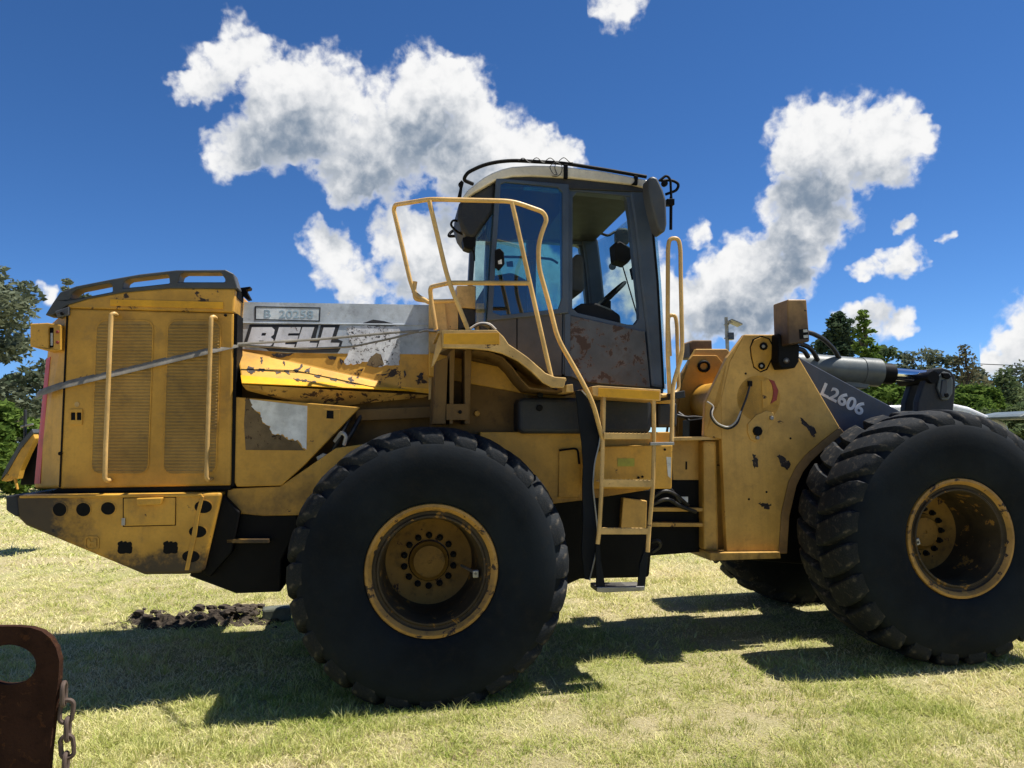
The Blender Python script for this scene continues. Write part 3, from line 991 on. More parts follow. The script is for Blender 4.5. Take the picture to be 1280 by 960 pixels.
# door below the hood with its torn sticker
DV = 0.52
door = prism('side_door', [(294, 496), (450, 509), (380, 582), (352, 607), (296, 608.5), (291, 600)], DV, DV + 0.06, M['yellow'], bevel=0.006)
prism('torn_sticker', [(312, 499), (384, 507.5), (383, 562)] + ragged([(383, 562), (378, 560), (372, 550), (360, 549), (352, 543), (340, 542), (336, 532), (328, 528), (326, 518), (318, 512), (312, 500)], 1.7, 2.4, 4, False)[1:], DV - 0.0035, DV + 0.01, M['sticker'], door, 0)
prism('adhesive_stain', [(307, 498), (313, 500), (318, 513), (326, 519), (328, 529), (336, 533), (340, 543), (352, 544), (360, 550), (371, 551), (378, 561), (382, 563), (307, 562.5), (305, 530)], DV - 0.003,
      DV + 0.01, M['mud'], door, 0)
prism('door_latch', [(404, 511), (425, 512), (424, 526.5), (403, 525)], DV - 0.003, DV + 0.01, M['yellow'], door, 0.001, holes=[[(408.5, 513), (417, 513.5), (417, 523.5), (408, 523)]])
prism('latch_recess', [(408, 512.5), (418, 513), (418, 524), (407.5, 523.5)], DV - 0.0015, DV + 0.01, M['black'], door, 0)
prism('inner_panel', [(290, 480), (540, 490), (540, 620), (300, 640)], 0.78, 0.82, M['inner'], bevel=0.004)
prism('cross_beam', [(445, 512), (540, 508), (540, 522), (445, 526)], 0.66, 0.76, M['inner'], bevel=0.004)
for pts in ([(440, 515, 0.65), (432, 532, 0.6), (424, 548, 0.6), (410, 575, 0.62)], [(452, 518, 0.68), (440, 540, 0.62), (433, 552, 0.62), (420, 580, 0.62)],
            [(425, 530, 0.64), (434, 548, 0.61), (428, 560, 0.64)]):
    ptube('hose', pts, 0.016, M['hose'], rad=0.08)
ptube('pale_hose', [(418, 552, 0.6), (427, 540, 0.58), (433, 545, 0.58), (430, 556, 0.6)], 0.012, M['white_hose'])
prism('crumpled_foil', [(395, 571), (404, 566), (412, 569), (418, 563), (428, 560), (424, 574), (408, 580), (398, 579)], 0.56, 0.60, M['steel'], bevel=0.004)

# ------------------------------------------------------------------ rear fender and deck
FV = 0.05
band_top = [(552, 412), (621, 412), (630, 421), (636, 430), (648, 438), (660, 446.5), (672, 457), (682, 466), (694, 471), (708, 472)]
band_bot = [(705, 485), (690, 484.5), (679, 478.5), (664, 464), (647, 451), (628, 442), (611, 438), (592, 436), (553, 435)]
fender = prism('rear_fender', band_top + band_bot, FV, FV + 0.03, M['yellow_tube'], bevel=0.006)
prism('orange_reflector', [(554.5, 417), (624, 416), (624.5, 430.5), (554.5, 430)], FV - 0.003, FV + 0.01, M['orange'], fender, 0.001)
prism('fender_corner', [(552, 412.5), (552.8, 435), (541.5, 458), (539.5, 458), (546, 428)], FV + 0.03, FV + 0.10, M['yellow_tube'], fender, 0.003)


def shell(name, pts, v0, v1, thick, mat, parent):
    """a bent plate that follows a traced line, reaching across the machine"""
    P = [at(x, y, v0) for x, y in pts]
    v, f = [], []
    for p in P:
        v += [p, Vector((p.x, v1, p.z)), p - Vector((0, 0, thick)), Vector((p.x, v1, p.z - thick))]
    for i in range(len(P) - 1):
        a, b_ = i * 4, i * 4 + 4
        f += [(a, b_, b_ + 1, a + 1), (a + 2, a + 3, b_ + 3, b_ + 2), (a, a + 2, b_ + 2, b_), (a + 1, b_ + 1, b_ + 3, a + 3)]
    k = (len(P) - 1) * 4
    f += [(0, 1, 3, 2), (k, k + 2, k + 3, k + 1)]
    return mesh_obj(name, v, f, mat, parent)


shell('fender_top', [(547, 414)] + [(x, y + 1.5) for x, y in band_top], FV + 0.032, 0.62, 0.012, M['yellow_tube'], fender)
shell('fender_skin', [(592, 437), (612, 440), (628, 446), (640, 458), (652, 474), (662, 484), (684, 487), (722, 489)], FV + 0.20, 0.62, 0.012, M['inner'], fender)
prism('inner_fender', [(541, 445), (560, 436), (610, 438), (640, 470), (660, 500), (660, 560), (536, 560)], 0.62, 0.66, M['inner'], bevel=0.004)
for x0, x1, tp in ((541, 557, 452), (562, 566, 440), (581, 587, 438)):
    prism('fender_rib', [(x0 + (4 if x0 < 550 else 0), tp), (x1 + 3, tp - 6), (x1, 530), (x0, 530)], 0.36, 0.62, M['inner'], bevel=0.004)
bolt(596, 517, 0.62, 0.02, 0.02, M['yellow'])
prism('rib_foot', [(558, 505), (586, 505), (586, 525), (558, 525)], 0.35, 0.37, M['inner'], bevel=0.003)
bolt(575, 515, 0.35, 0.012, 0.012, M['black'])
fm = [o for o in (fender,)]
ff = mirror(fender)
sh = [o for o in fender.children if o.name.startswith(('fender_top', 'fender_skin'))]
for o in sh:
    c_ = mirror(o)
    c_.parent = ff
prism('deck_back', [(536, 377), (556, 377), (560, 414), (620, 414), (620, 450), (536, 500)], 0.68, 0.72, M['yellow_tube'], bevel=0.004)
# machinery between fender and cab
deck = prism('cab_deck', [(536, 440), (700, 474), (840, 492), (838, 505), (700, 500), (536, 470)], 0.60, 2.0, M['yellow_low'], bevel=0.006)
prism('exhaust_box', [(571, 357), (595, 357), (595, 386), (571, 384)], 0.70, 1.0, M['yellow_tube'], bevel=0.006)
prism('exhaust_stack', [(571, 384), (596, 386), (596, 404), (574, 412)], 0.72, 1.0, M['dark'], bevel=0.006)
prism('tool_box', [(540, 376), (573, 376), (573, 412), (541, 412)], 0.72, 1.1, M['yellow_tube'], bevel=0.006)
prism('filter_box', [(596, 379), (612, 379), (612, 412), (596, 412)], 0.66, 0.8, M['yellow_tube'], bevel=0.004)
ptube('hose', [(592, 410, 0.2), (600, 405, 0.2), (610, 405, 0.2), (617, 412, 0.2)], 0.006, M['hose'], rad=0.05)
ptube('pale_hose', [(587, 411, 0.24), (598, 403.5, 0.24), (612, 404, 0.24), (620, 412, 0.24)], 0.006, M['white_hose'], rad=0.05)

# ------------------------------------------------------------------ belly: tank, boxes, transmission
tank = prism('fuel_tank', rrect(648, 497, 815, 542, 8), 0.42, 1.1, M['dark'], bevel=0.03, seg=3)
bolt(675, 494, 0.40, 0.02, 0.02, M['black'])
bolt(674, 510, 0.42, 0.022, 0.015, M['black'], tank)
prism('main_frame', [(600, 540), (842, 540), (842, 556), (812, 612), (724, 626), (600, 640)], 0.50, 0.62, M['yellow_low'], bevel=0.006)
box_ = prism('battery_box', [(755, 558), (841, 556), (840, 611), (740, 611), (738, 575)], 0.32, 0.50, M['yellow'], bevel=0.008)
prism('green_sticker', [(772, 573), (793, 573), (793, 583), (772, 583)], 0.317, 0.33, M['green_sticker'], box_, 0)
prism('white_sticker', [(833, 571), (839, 571.5), (838.5, 598), (835, 595)], 0.317, 0.33, M['sticker'], box_, 0)
for x, y in ((803, 596), (805, 603), (798, 597), (831, 562)):
    bolt(x, y, 0.318, 0.008, 0.008, M['black'], box_)
acc_door = prism('access_door', [(699, 562), (726, 561), (725, 622), (698, 622)], 0.485, 0.52, M['yellow_low'], bevel=0.004)
ptube('door_handle', [(699, 563, 0.47), (722, 560, 0.47), (724, 580, 0.47)], 0.007, M['black'], acc_door, 0.03)
prism('gearbox', [(690, 610), (815, 610), (815, 690), (812, 722), (726, 724), (690, 740), (640, 700)], 0.75, 1.85, M['black'], bevel=0.02)
prism('gearbox_guard', [(779, 622), (809, 626), (808, 662), (776, 662)], 0.70, 0.76, M['yellow_front'], bevel=0.006)
prism('belly_plate', [(360, 700), (720, 690), (726, 724), (640, 745), (360, 745)], 0.9, 1.7, M['black'], bevel=0.02)
prism('oil_drum', rrect(822, 503, 847, 534, 4), 0.6, 0.8, M['dark'], bevel=0.02)
ptube('hose', [(835, 530, 0.7), (833, 545, 0.68), (826, 552, 0.68), (815, 556, 0.7)], 0.009, M['hose'], rad=0.1)
prism('hitch_plate', [(812, 600), (880, 600), (882, 640), (878, 690), (812, 695)], 0.95, 1.65, M['black'], bevel=0.01)
for y in (637, 656):
    prism('hitch_ledge', [(815, y - 3), (880, y - 2), (880, y + 2.5), (815, y + 2.5)], 0.88, 1.0, M['yellow_front'], bevel=0.004)
for pts in ([(812, 625, 0.8), (830, 612, 0.78), (845, 618, 0.8), (860, 632, 0.85)], [(812, 632, 0.8), (835, 622, 0.76), (848, 632, 0.8), (870, 640, 0.85)],
            [(812, 678, 0.85), (824, 675, 0.8), (826, 683, 0.82), (815, 690, 0.85)], [(805, 618, 0.82), (822, 607, 0.78), (838, 610, 0.8), (850, 628, 0.82)]):
    ptube('hose', pts, 0.014, M['hose'], rad=0.1)

# ------------------------------------------------------------------ mud flap behind the rear tyre
flap_l = [(719, 488), (722, 510), (724, 532), (727, 553), (729, 582), (728, 611), (729, 650), (727, 690), (731, 724)]
flap_r = [(727, 488), (738, 500), (747, 520), (751, 540), (749, 556), (743, 579), (741, 608), (747, 662), (746, 687), (737, 725)]
flap = prism('mud_flap', flap_l + flap_r[::-1], 0.20, 0.215, M['flap'], bevel=0.002)
ptube('flap_edge', [(x, y, 0.196) for x, y in flap_r], 0.005, M['steel'], flap, 0.05, 6)

# ------------------------------------------------------------------ ladder
LV = 0.13
dk = prism('step_deck', [(740, 483), (748, 482), (826, 487), (826, 501), (748, 496), (741, 494)], LV, 0.62, M['yellow_tube'], bevel=0.004)
prism('orange_reflector', [(748, 485), (824.5, 489), (824, 499.5), (748, 495.5)], LV - 0.003, LV + 0.01, M['orange'], dk, 0.001)
prism('deck_strip', [(708, 481), (716, 480), (717, 490), (708, 490)], LV, 0.4, M['yellow_tube'], bevel=0.003)
ladder = ptube('ladder_stile', [(755, 496, LV + 0.02), (753.5, 552, LV + 0.02), (752, 608, LV), (749, 664, LV), (747, 680, LV)], 0.014, M['yellow_tube'], rad=0.05)
ptube('ladder_stile', [(817, 500, LV + 0.02), (817.5, 555, LV + 0.02), (816, 610, LV), (811, 666, LV), (809.5, 690, LV)], 0.014, M['yellow_tube'], rad=0.05)
prism('stile_web', [(751, 496), (753.5, 496), (752.5, 543), (750, 536)], LV + 0.05, LV + 0.055, M['yellow_tube'], bevel=0)


def step(x0, y0, x1, y1, depth, mat):
    st = prism('ladder_step', [(x0, y0), (x1, y0 + (y1 - y0) * 0.12), (x1, y1), (x0, y1)], LV - 0.01, LV + 0.008, mat, bevel=0.003)
    p0, p1 = at(x0, y0 + 1, LV - 0.01), at(x1, y0 + 1.5, LV - 0.01)
    tv = []
    n = 12
    for k in range(n):
        a = p0.lerp(p1, (k + 0.2) / n)
        b_ = p0.lerp(p1, (k + 0.8) / n)
        c_ = (a + b_) / 2
        tooth = mesh_obj('step_tooth', [a, b_, c_ + Vector((0, 0, 0.008)), a + Vector((0, 0.01, 0)), b_ + Vector((0, 0.01, 0)), c_ + Vector((0, 0.01, 0.008))],
                         [(0, 1, 2), (3, 5, 4), (0, 2, 5, 3), (1, 4, 5, 2), (0, 3, 4, 1)], mat, st)
    for k in range(5):
        dv = 0.02 + depth * k / 5
        q0, q1 = p0 + Vector((0, dv, -0.012)), p1 + Vector((0, dv, -0.012))
        tube('tread_bar', [q0, q1], 0.006, mat, st, 0, 6)
    return st


step(755, 541, 813, 549, 0.16, M['yellow_tube'])
step(753, 599, 817, 609, 0.16, M['yellow_tube'])
step(750, 660, 812, 668, 0.14, M['yellow_tube'])
prism('ladder_strap', [(745, 668), (749, 668), (751, 700), (757, 734), (746, 738), (745, 700)], LV, LV + 0.02, M['flap'], bevel=0.002)
prism('ladder_strap', [(808, 680), (812, 680), (806, 736), (797, 738), (800, 705)], LV, LV + 0.02, M['flap'], bevel=0.002)
prism('ladder_step', [(746, 734), (806, 733), (806, 738.5), (756, 741), (746, 740)], LV - 0.01, LV + 0.15, M['steel'], bevel=0.004)
box_j = prism('ladder_joint', [(813, 553), (843, 552.5), (843, 556.5), (813, 557)], LV, LV + 0.03, M['steel'], bevel=0.003)

# ------------------------------------------------------------------ hand rails (yellow tube)
TR = 0.0145
ptube('deck_handrail', [(536, 378, 0.50), (519, 368, 0.56), (513, 352, 0.56), (492, 262, 0.56), (494, 256, 0.52), (538, 249, FV + 0.02), (641, 251.5, FV + 0.02), (679, 265, 0.10), (683.5, 274, 0.10),
                        (673, 303, 0.10), (673, 333, 0.10), (685, 375, 0.10), (697, 423, 0.10), (724, 470, 0.10), (741, 503, 0.10), (753, 548, LV + 0.02)], TR, M['yellow_tube'], rad=0.07)
ptube('handrail_post', [(536.5, 251, FV + 0.02), (560, 350, FV + 0.02), (585.5, 413, FV + 0.02)], TR, M['yellow_tube'], rad=0.1)
ptube('handrail_post', [(640, 253, FV + 0.02), (662, 352, FV + 0.02), (689, 471, FV + 0.02)], TR, M['yellow_tube'], rad=0.1)
ptube('mid_rail', [(545, 412, 0.30), (538.5, 372, 0.32), (537.5, 359, 0.30), (562, 353.5, FV + 0.02), (662, 354, FV + 0.02)], TR, M['yellow_tube'], rad=0.05)
ptube('handrail_post', [(518, 366, 0.56), (519, 374, 0.56), (541, 377, 0.56), (572, 376, 0.60)], TR, M['yellow_tube'], rad=0.04)
ptube('handrail_post', [(519, 352, 0.56), (517, 366, 0.56)], TR, M['yellow_tube'])
GVV = 0.22
ptube('front_grab_rail', [(837, 492, GVV), (834.5, 440, GVV), (835, 310, GVV), (837, 298, GVV), (848, 298, GVV), (850.5, 310, GVV), (851, 350, GVV), (853, 442, GVV), (841, 482, GVV), (839.5, 552, GVV - 0.06)],
      TR, M['yellow_tube'], rad=0.06)
ptube('front_grab_rail', [(837.5, 445, GVV + 0.1), (835, 402, GVV + 0.1), (836, 394, GVV + 0.1), (844, 394, GVV + 0.1), (846, 405, GVV + 0.1), (848.5, 490, GVV + 0.1), (835, 494, GVV + 0.05), (818, 495, GVV)],
      TR * 0.9, M['yellow_tube'], rad=0.05)
prism('rail_foot', [(834, 492), (856, 488), (857, 497), (836, 500)], GVV + 0.02, 0.62, M['dark'], bevel=0.004)

# ------------------------------------------------------------------ cab
KV, KF = 0.56, 2 * MIDV - 0.56
cab = prism('cab_floor', [(600, 405), (704, 470), (830, 486), (828, 496), (700, 490), (606, 440)], KV + 0.02, KF - 0.02, M['dark'], bevel=0.004)
roof = prism('cab_roof', [(578, 247), (584, 238), (592.5, 231), (604, 222), (615, 216), (628, 211), (641, 208), (668, 206.5), (696, 207), (752, 213.5), (811, 225), (814, 232), (807, 235), (790, 230.5), (715, 222.5),
                          (664, 220), (641, 220.5), (619, 225.5), (592, 241), (582, 248)], KV - 0.03, KF + 0.03, M['roof'], bevel=0.03, seg=4, smooth=True)
ut, uf = at(578, 247, KV).x, at(660, 210, KV).x
for vert in roof.data.vertices:
    if vert.co.y > MIDV:
        f_ = min(1, max(0, (vert.co.x - ut) / (uf - ut)))
        f_ = f_ * f_ * (3 - 2 * f_)
        vert.co.y = KV + 0.45 + (KF + 0.03 - KV - 0.45) * f_
prism('roof_lining', [(619, 226), (641, 221), (664, 220.5), (715, 223), (790, 231), (806, 235.5), (806, 240), (712, 236), (620, 232)], KV - 0.01, KF + 0.01, M['dark'], roof, 0.006)
prism('ceiling', [(622, 233), (800, 241), (800, 243), (622, 236)], KV + 0.05, KF - 0.05, M['headliner'], roof, 0)
prism('rear_roof_pod', [(579, 248), (592, 241), (620, 226), (618, 264), (604, 282), (593, 298), (584, 296), (577, 286), (572, 270), (574, 254)], KV + 0.01, KV + 0.42, M['dark'], roof, 0.03, seg=3, smooth=True)
# near side frame
pill = lambda nm, pts, v0, v1, mt, bv=0.006: prism(nm, pts, v0, v1, mt, cab, bv)
parts = []
parts.append(pill('rear_pillar', [(612, 232), (621, 230), (616, 300), (612, 400), (606, 404), (607, 330)], KV + 0.04, KV + 0.14, M['navy']))
parts.append(pill('centre_pillar', [(703, 229), (712, 230), (712.5, 395), (712, 470), (703, 468), (704, 390)], KV - 0.004, KV + 0.09, M['navy']))
parts.append(pill('roof_rail_beam', [(618, 224), (712, 226), (806, 236), (800, 247), (712, 238), (620, 231)], KV + 0.004, KV + 0.10, M['navy']))
parts.append(pill('front_pillar', [(786, 236), (811, 236), (818, 290), (824, 350), (829, 430), (831.5, 486), (814, 483), (808, 415), (800, 350), (793, 280)], KV, KV + 0.12, M['navy'], 0.02))
parts.append(pill('window_frame', [(712, 233), (790, 241), (800, 350), (808, 400), (804, 412), (792, 411), (712, 394)], KV + 0.012, KV + 0.08, M['navy'], 0.004))
# replace the last by a frame with a rounded opening
for o in parts[-1:]:
    bpy.data.objects.remove(o)
parts[-1] = prism('window_frame', [(711, 232), (791, 241), (801, 350), (809, 400), (807, 416), (711.5, 394)], KV + 0.012, KV + 0.08, M['navy'], cab, 0.004,
                  holes=[[(716, 246), (721, 240.5), (774, 243), (783, 248), (787, 272), (793, 330), (798.5, 380), (799, 398), (793, 406), (784, 405.5), (722, 391), (715.5, 385)]])
far = [mirror(o) for o in parts]
# lower side
prism('lower_side_panel', [(712, 394), (806, 414.5), (813, 484.5), (731, 477.5), (712, 470)], KV - 0.004, KV + 0.03, M['rusty'], cab, 0.004)
def far_part(name, pts, dv, mat, thick):
    o_ = prism(name, pts, KV + dv, KV + dv + thick, mat, cab, 0)
    mirror(o_)
    bpy.data.objects.remove(o_)


far_part('far_side_panel', [(606, 404), (712, 394), (806, 414.5), (813, 484.5), (731, 477.5), (640, 440)], 0.0, M['rusty'], 0.03)
lowd = prism('door_lower_panel', [(610, 401), (703, 391), (702, 470), (690, 470), (672, 456), (640, 436), (620, 412)], KV - 0.012, KV + 0.03, M['door_panel'], cab, 0.004)
prism('panel_groove', [(645.5, 398), (647, 398), (647, 442), (645.5, 441)], KV - 0.0135, KV, M['black'], lowd, 0)
prism('panel_band', [(706, 392), (713, 392), (713, 471), (706, 470)], KV - 0.014, KV + 0.02, M['navy'], cab, 0.003)
# door with blue tinted pane
dr = prism('cab_door', [(620, 222.5), (711, 230), (711, 391), (609, 401), (614, 321)], KV - 0.03, KV - 0.002, M['navy'], cab, 0.005,
           holes=[[(626, 230), (632, 227.5), (697, 234), (703, 240), (703, 370), (698, 386), (626, 394), (616, 390), (620, 321)]])
prism('door_pane', [(625, 228), (633, 226.5), (698, 233), (704, 239), (704, 371), (699, 387), (626, 395), (615, 391), (619, 321)], KV - 0.018, KV - 0.012, M['glass'], dr, 0)
prism('sun_strip', [(654.5, 232), (699, 237), (699, 241), (654.5, 237.5)], KV - 0.008, KV - 0.006, M['roof'], dr, 0)
ptube('door_bar', [(629, 321, KV + 0.03), (670, 322, KV + 0.05), (690, 324, KV + 0.05), (697, 329, KV + 0.03)], 0.009, M['dark'], dr, 0.05)
prism('door_lock', [(619, 312), (625, 310), (630, 315), (631, 330), (624, 338), (619, 334)], KV - 0.045, KV - 0.02, M['black'], dr, 0.006)
prism('lock_sticker', [(622.5, 326), (627, 324), (627.5, 330), (623, 330)], KV - 0.047, KV - 0.04, M['sticker'], dr, 0)
prism('lock_lever', [(633, 327), (641, 326), (642, 333), (634, 333)], KV - 0.005, KV + 0.01, M['black'], dr, 0.003)
# quarter pane, far panes, windscreen
prism('quarter_pane', [(594, 302), (604, 284), (617, 265), (614, 321), (608, 403), (594, 403)], KV + 0.03, KV + 0.036, M['glass_clear'], cab, 0)
far_part('far_door_pane', [(622, 232), (703, 235), (703, 388), (610, 398)], 0.044, M['glass_clear'], 0.006)
far_part('far_window_pane', [(712, 238), (790, 247), (800, 350), (806, 408), (712, 392)], 0.044, M['glass_clear'], 0.006)
edge_ = [(808, 236), (815, 262), (820, 300), (824, 350), (827, 400), (829.5, 450), (831, 486)]
wv, wf = [], []
cols = [(KV + 0.01, 0.0), (KV + 0.06, 0.055), (KV + 0.18, 0.085), (KV + 0.4, 0.11), (MIDV, 0.125), (KF - 0.4, 0.11), (KF - 0.18, 0.085), (KF - 0.06, 0.055), (KF - 0.01, 0.0)]
for x, y in edge_:
    p = at(x, y, KV)
    for v_, du in cols:
        wv.append((p.x + du - 0.02, v_, p.z))
for j in range(len(edge_) - 1):
    for k in range(len(cols) - 1):
        a = j * len(cols) + k
        wf.append((a, a + 1, a + 1 + len(cols), a + len(cols)))
mesh_obj('windscreen', wv, wf, M['windshield'], cab, smooth=True)
prism('windscreen_seal', [(809, 236), (812, 236), (818, 290), (823.5, 350), (828, 430), (831, 486), (828.5, 486), (825.5, 430), (821, 350), (815.5, 290)], KV - 0.006, KV + 0.01, M['black'], cab, 0.002)
# inside
prism('dashboard', [(719, 384), (727, 379), (746, 378.5), (765, 386), (776, 394), (777, 412), (718, 396)], KV + 0.15, KV + 0.75, M['interior'], cab, 0.015)
prism('steering_column', [(752, 378), (757, 372), (764, 376), (764, 400), (756, 400)], KV + 0.55, KV + 0.62, M['interior'], cab, 0.006)
sw_c = at(762, 370, KV + 0.58)
swp = []
tl = R(36)
for k in range(25):
    a = 2 * math.pi * k / 24
    swp.append(sw_c + Vector((0.17 * math.cos(a) * math.cos(tl) * 0.8, 0.19 * math.sin(a), 0.17 * math.cos(a) * math.sin(tl))))
sw = tube('steering_wheel', swp, 0.013, M['interior'], cab, 0, 8)
tube('wheel_spoke', [swp[6], sw_c + Vector((0, 0, -0.02)), swp[18]], 0.012, M['interior'], sw, 0.02, 8)
prism('seat_back', [(716, 322), (722, 316), (730, 320), (731, 360), (728, 366), (714, 362)], KV + 0.55, KV + 0.95, M['seat'], cab, 0.02)
prism('seat_base', [(676, 392), (735, 396), (736, 412), (676, 408)], KV + 0.5, KV + 1.0, M['seat'], cab, 0.03)
prism('seat_plinth', [(685, 408), (728, 412), (728, 470), (685, 462)], KV + 0.55, KV + 0.95, M['interior'], cab, 0.01)
prism('rear_console', [(612, 345), (640, 340), (660, 350), (660, 420), (612, 410)], KV + 0.2, KV + 1.2, M['interior'], cab, 0.02)
prism('monitor', [(768, 303), (776, 301), (790, 310), (792, 320), (784, 330), (770, 325)], KV + 0.30, KV + 0.45, M['interior'], cab, 0.012)
ptube('monitor_arm', [(785, 318, KV + 0.38), (798, 326, KV + 0.2), (800, 340, KV + 0.1)], 0.012, M['interior'], cab)
prism('round_sticker', circ(765.6, 333, 4.6), KF - 0.056, KF - 0.053, M['grey_plastic'], cab, 0)
ptube('wiper', [(776, 325, KF - 0.06), (790, 372, KF - 0.06), (797, 396, KF - 0.06)], 0.006, M['black'], cab)
prism('pillar_switch', [(790, 334), (797, 332), (798, 346), (793, 348)], KV + 0.09, KV + 0.16, M['black'], cab, 0.004)
prism('far_mirror', rrect(770, 284, 788, 306, 7), KF + 0.10, KF + 0.18, M['grey_plastic'], cab, 0.02)
ptube('far_mirror_arm', [(768, 290, KF + 0.12), (760, 295, KF + 0.05), (752, 292, KF + 0.0)], 0.012, M['black'], cab)
# near mirror, arms, roof rail
prism('mirror', [(811, 222), (816, 219.5), (822, 222), (829, 237), (833, 250), (834, 280), (832, 289), (827, 291), (822, 284), (815, 258), (811, 238)], KV - 0.22, KV - 0.08, M['grey_plastic'], cab, 0.025, seg=3, smooth=True)
ptube('mirror_arm', [(824, 226, KV - 0.1), (833, 219, KV - 0.1), (838, 224, KV - 0.1), (839, 246, KV - 0.1)], 0.009, M['black'], cab, 0.05)
ptube('mirror_arm', [(826, 226, KV - 0.06), (840, 225, KV - 0.06), (849, 230, KV - 0.06), (846, 238, KV - 0.06), (832, 243, KV - 0.06)], 0.010, M['black'], cab, 0.06)
prism('arm_clamp', [(834, 248), (843.5, 248), (843.5, 256), (834, 256)], KV - 0.12, KV - 0.07, M['black'], cab, 0.004)
ptube('lamp_rod', [(838.8, 246, KV - 0.1), (838.5, 287, KV - 0.1)], 0.011, M['black'], cab)
bolt(830, 230, KV - 0.1, 0.022, 0.03, M['black'], cab)
rr = ptube('roof_rail', [(591, 230, KV + 0.05), (579, 225, KV + 0.0), (584, 216, KV - 0.02), (602, 207, KV - 0.02), (620, 202.5, KV - 0.02), (641, 200.5, KV - 0.02), (705, 204, KV - 0.02), (756, 212, KV - 0.02), (808, 221, KV - 0.02)],
           0.013, M['black'], cab, 0.08)
mirror(rr)
for pts in ([(705, 205), (710, 205), (710, 223), (705, 222)], [(793, 219), (798, 220), (797, 231), (790, 230), (794, 226)]):
    o = prism('rail_bracket', pts, KV - 0.045, KV - 0.02, M['black'], cab, 0.003)
    mirror(o)
rg = random.Random(3)
for k in range(4):
    x = 648 + k * 17
    ptube('loose_wire', [(x, 201, KV - 0.035), (x + 6, 197 - rg.random() * 2, KV - 0.03), (x + 13, 203, KV - 0.035), (x + 17, 203, KV - 0.03)], 0.0032, M['hose'], cab, 0.05, 6)
ptube('loose_wire', [(694, 203, KV - 0.04), (686, 208, KV - 0.045), (692, 218, KV - 0.045), (697, 219, KV - 0.04), (693, 210, KV - 0.04), (695, 203, KV - 0.04)], 0.0028, M['hose'], cab, 0.04, 6)
ptube('loose_wire', [(697, 203, KV - 0.04), (703, 207, KV - 0.046), (702, 216, KV - 0.046), (697, 221, KV - 0.04), (690, 220, KV - 0.04)], 0.0028, M['hose'], cab, 0.04, 6)
# rear work lamp with its wire loop under the roof pod
ptube('wire_loop', [(576, 277, KV + 0.1), (566, 275, KV + 0.08), (563, 281, KV + 0.08), (571, 290, KV + 0.08), (582, 294, KV + 0.1)], 0.008, M['black'], cab, 0.05)
prism('work_lamp', [(578, 297), (588, 294), (595, 297), (594, 308), (588, 312), (580, 309)], KV + 0.02, KV + 0.14, M['black'], cab, 0.008)
ptube('lamp_cable', [(590, 310, KV + 0.08), (593, 318, KV + 0.08), (593, 326, KV + 0.08)], 0.006, M['black'], cab)
prism('aerial_base', [(572, 246), (575, 233), (573, 229), (577, 225), (580, 228), (578, 236), (577, 246)], KV, KV + 0.04, M['black'], cab, 0.003)

# ------------------------------------------------------------------ front frame
PV = 0.80
plate_pts = [(931, 418), (976, 418), (1000, 449), (1050, 534), (1027, 552), (1007, 569), (995, 584), (986, 602), (977, 640), (973.5, 692), (909, 694), (906, 640), (902, 552), (901, 500), (912, 452)]
tower = prism('loader_tower', plate_pts, PV, PV + 0.06, M['yellow_front'], bevel=0.008)
mirror(tower)
fl = [at(931, 418, PV), at(909, 447, PV), at(882, 502, PV + 0.05), at(880, 545, PV + 0.05), at(902, 549, PV), at(901, 500, PV), at(912, 452, PV)]
flv = fl + [p + Vector((0.0, 0.05, 0)) for p in fl]
n_ = len(fl)
mesh_obj('tower_flange', flv, [tuple(range(n_)), tuple(range(2 * n_ - 1, n_ - 1, -1))] + [(i, (i + 1) % n_, (i + 1) % n_ + n_, i + n_) for i in range(n_)], M['yellow_front'], tower, bevel=0.005)
# curved guard beside the front tyre
arc = [(1050, 534), (1027, 552), (1007, 569), (995, 584), (986, 602), (977, 640), (973.5, 692)]
prism('guard_strip', arc + [(984, 692), (987, 645), (996, 607), (1004, 590), (1015, 576), (1034, 558), (1056, 541)], PV + 0.004, PV + 0.05, M['guard'], tower, 0.004)
prism('tower_foot', [(888, 691), (975, 690), (976, 698), (888, 701)], PV - 0.05, 2 * MIDV - PV + 0.05, M['yellow_front'], tower, 0.004)
lk = prism('pin_keeper', [(943, 425), (952, 421), (961, 424), (966, 433), (965, 447), (958, 461), (951, 464), (943, 458), (940, 445), (939, 434)], PV - 0.012, PV + 0.01, M['yellow'], tower, 0.003)
prism('keeper_seal', [(941, 424), (952, 419.5), (962, 423), (967.5, 433), (966.5, 447), (959, 462.5), (951, 465.5), (942, 459.5), (938.5, 445), (937.5, 434)], PV - 0.004, PV + 0.01, M['black'], tower, 0.001)
for x, y, r_ in ((954, 433, 0.030), (951.5, 457.5, 0.026)):
    bolt(x, y, PV - 0.012, r_, 0.02, M['black'], tower)
    bolt(x, y, PV - 0.03, r_ * 0.45, 0.008, M['steel'], tower)
prism('red_lens', [(961, 474), (968, 476), (973, 488), (971, 500), (963, 505), (966, 498), (967, 488), (965, 480)], PV - 0.006, PV + 0.01, M['redlens'], tower, 0.002)
prism('lens_stain', [(952, 476), (961, 474), (965, 482), (966, 492), (963, 505), (954, 511)], PV - 0.003, PV + 0.01, M['yellow_chip'], tower, 0)
pk = prism('pivot_keeper', [(934.5, 540), (935, 530), (945, 519), (958, 513.5), (967, 516), (969, 525), (962, 535), (955, 548), (946, 552.5), (938, 549)], PV - 0.010, PV + 0.01, M['yellow_front'], tower, 0.003)
bolt(946.5, 539, PV - 0.012, 0.036, 0.02, M['black'], tower)
bolt(946.5, 547, PV - 0.012, 0.016, 0.014, M['steel'], tower)
bolt(964, 522.5, PV - 0.012, 0.016, 0.014, M['steel'], tower)
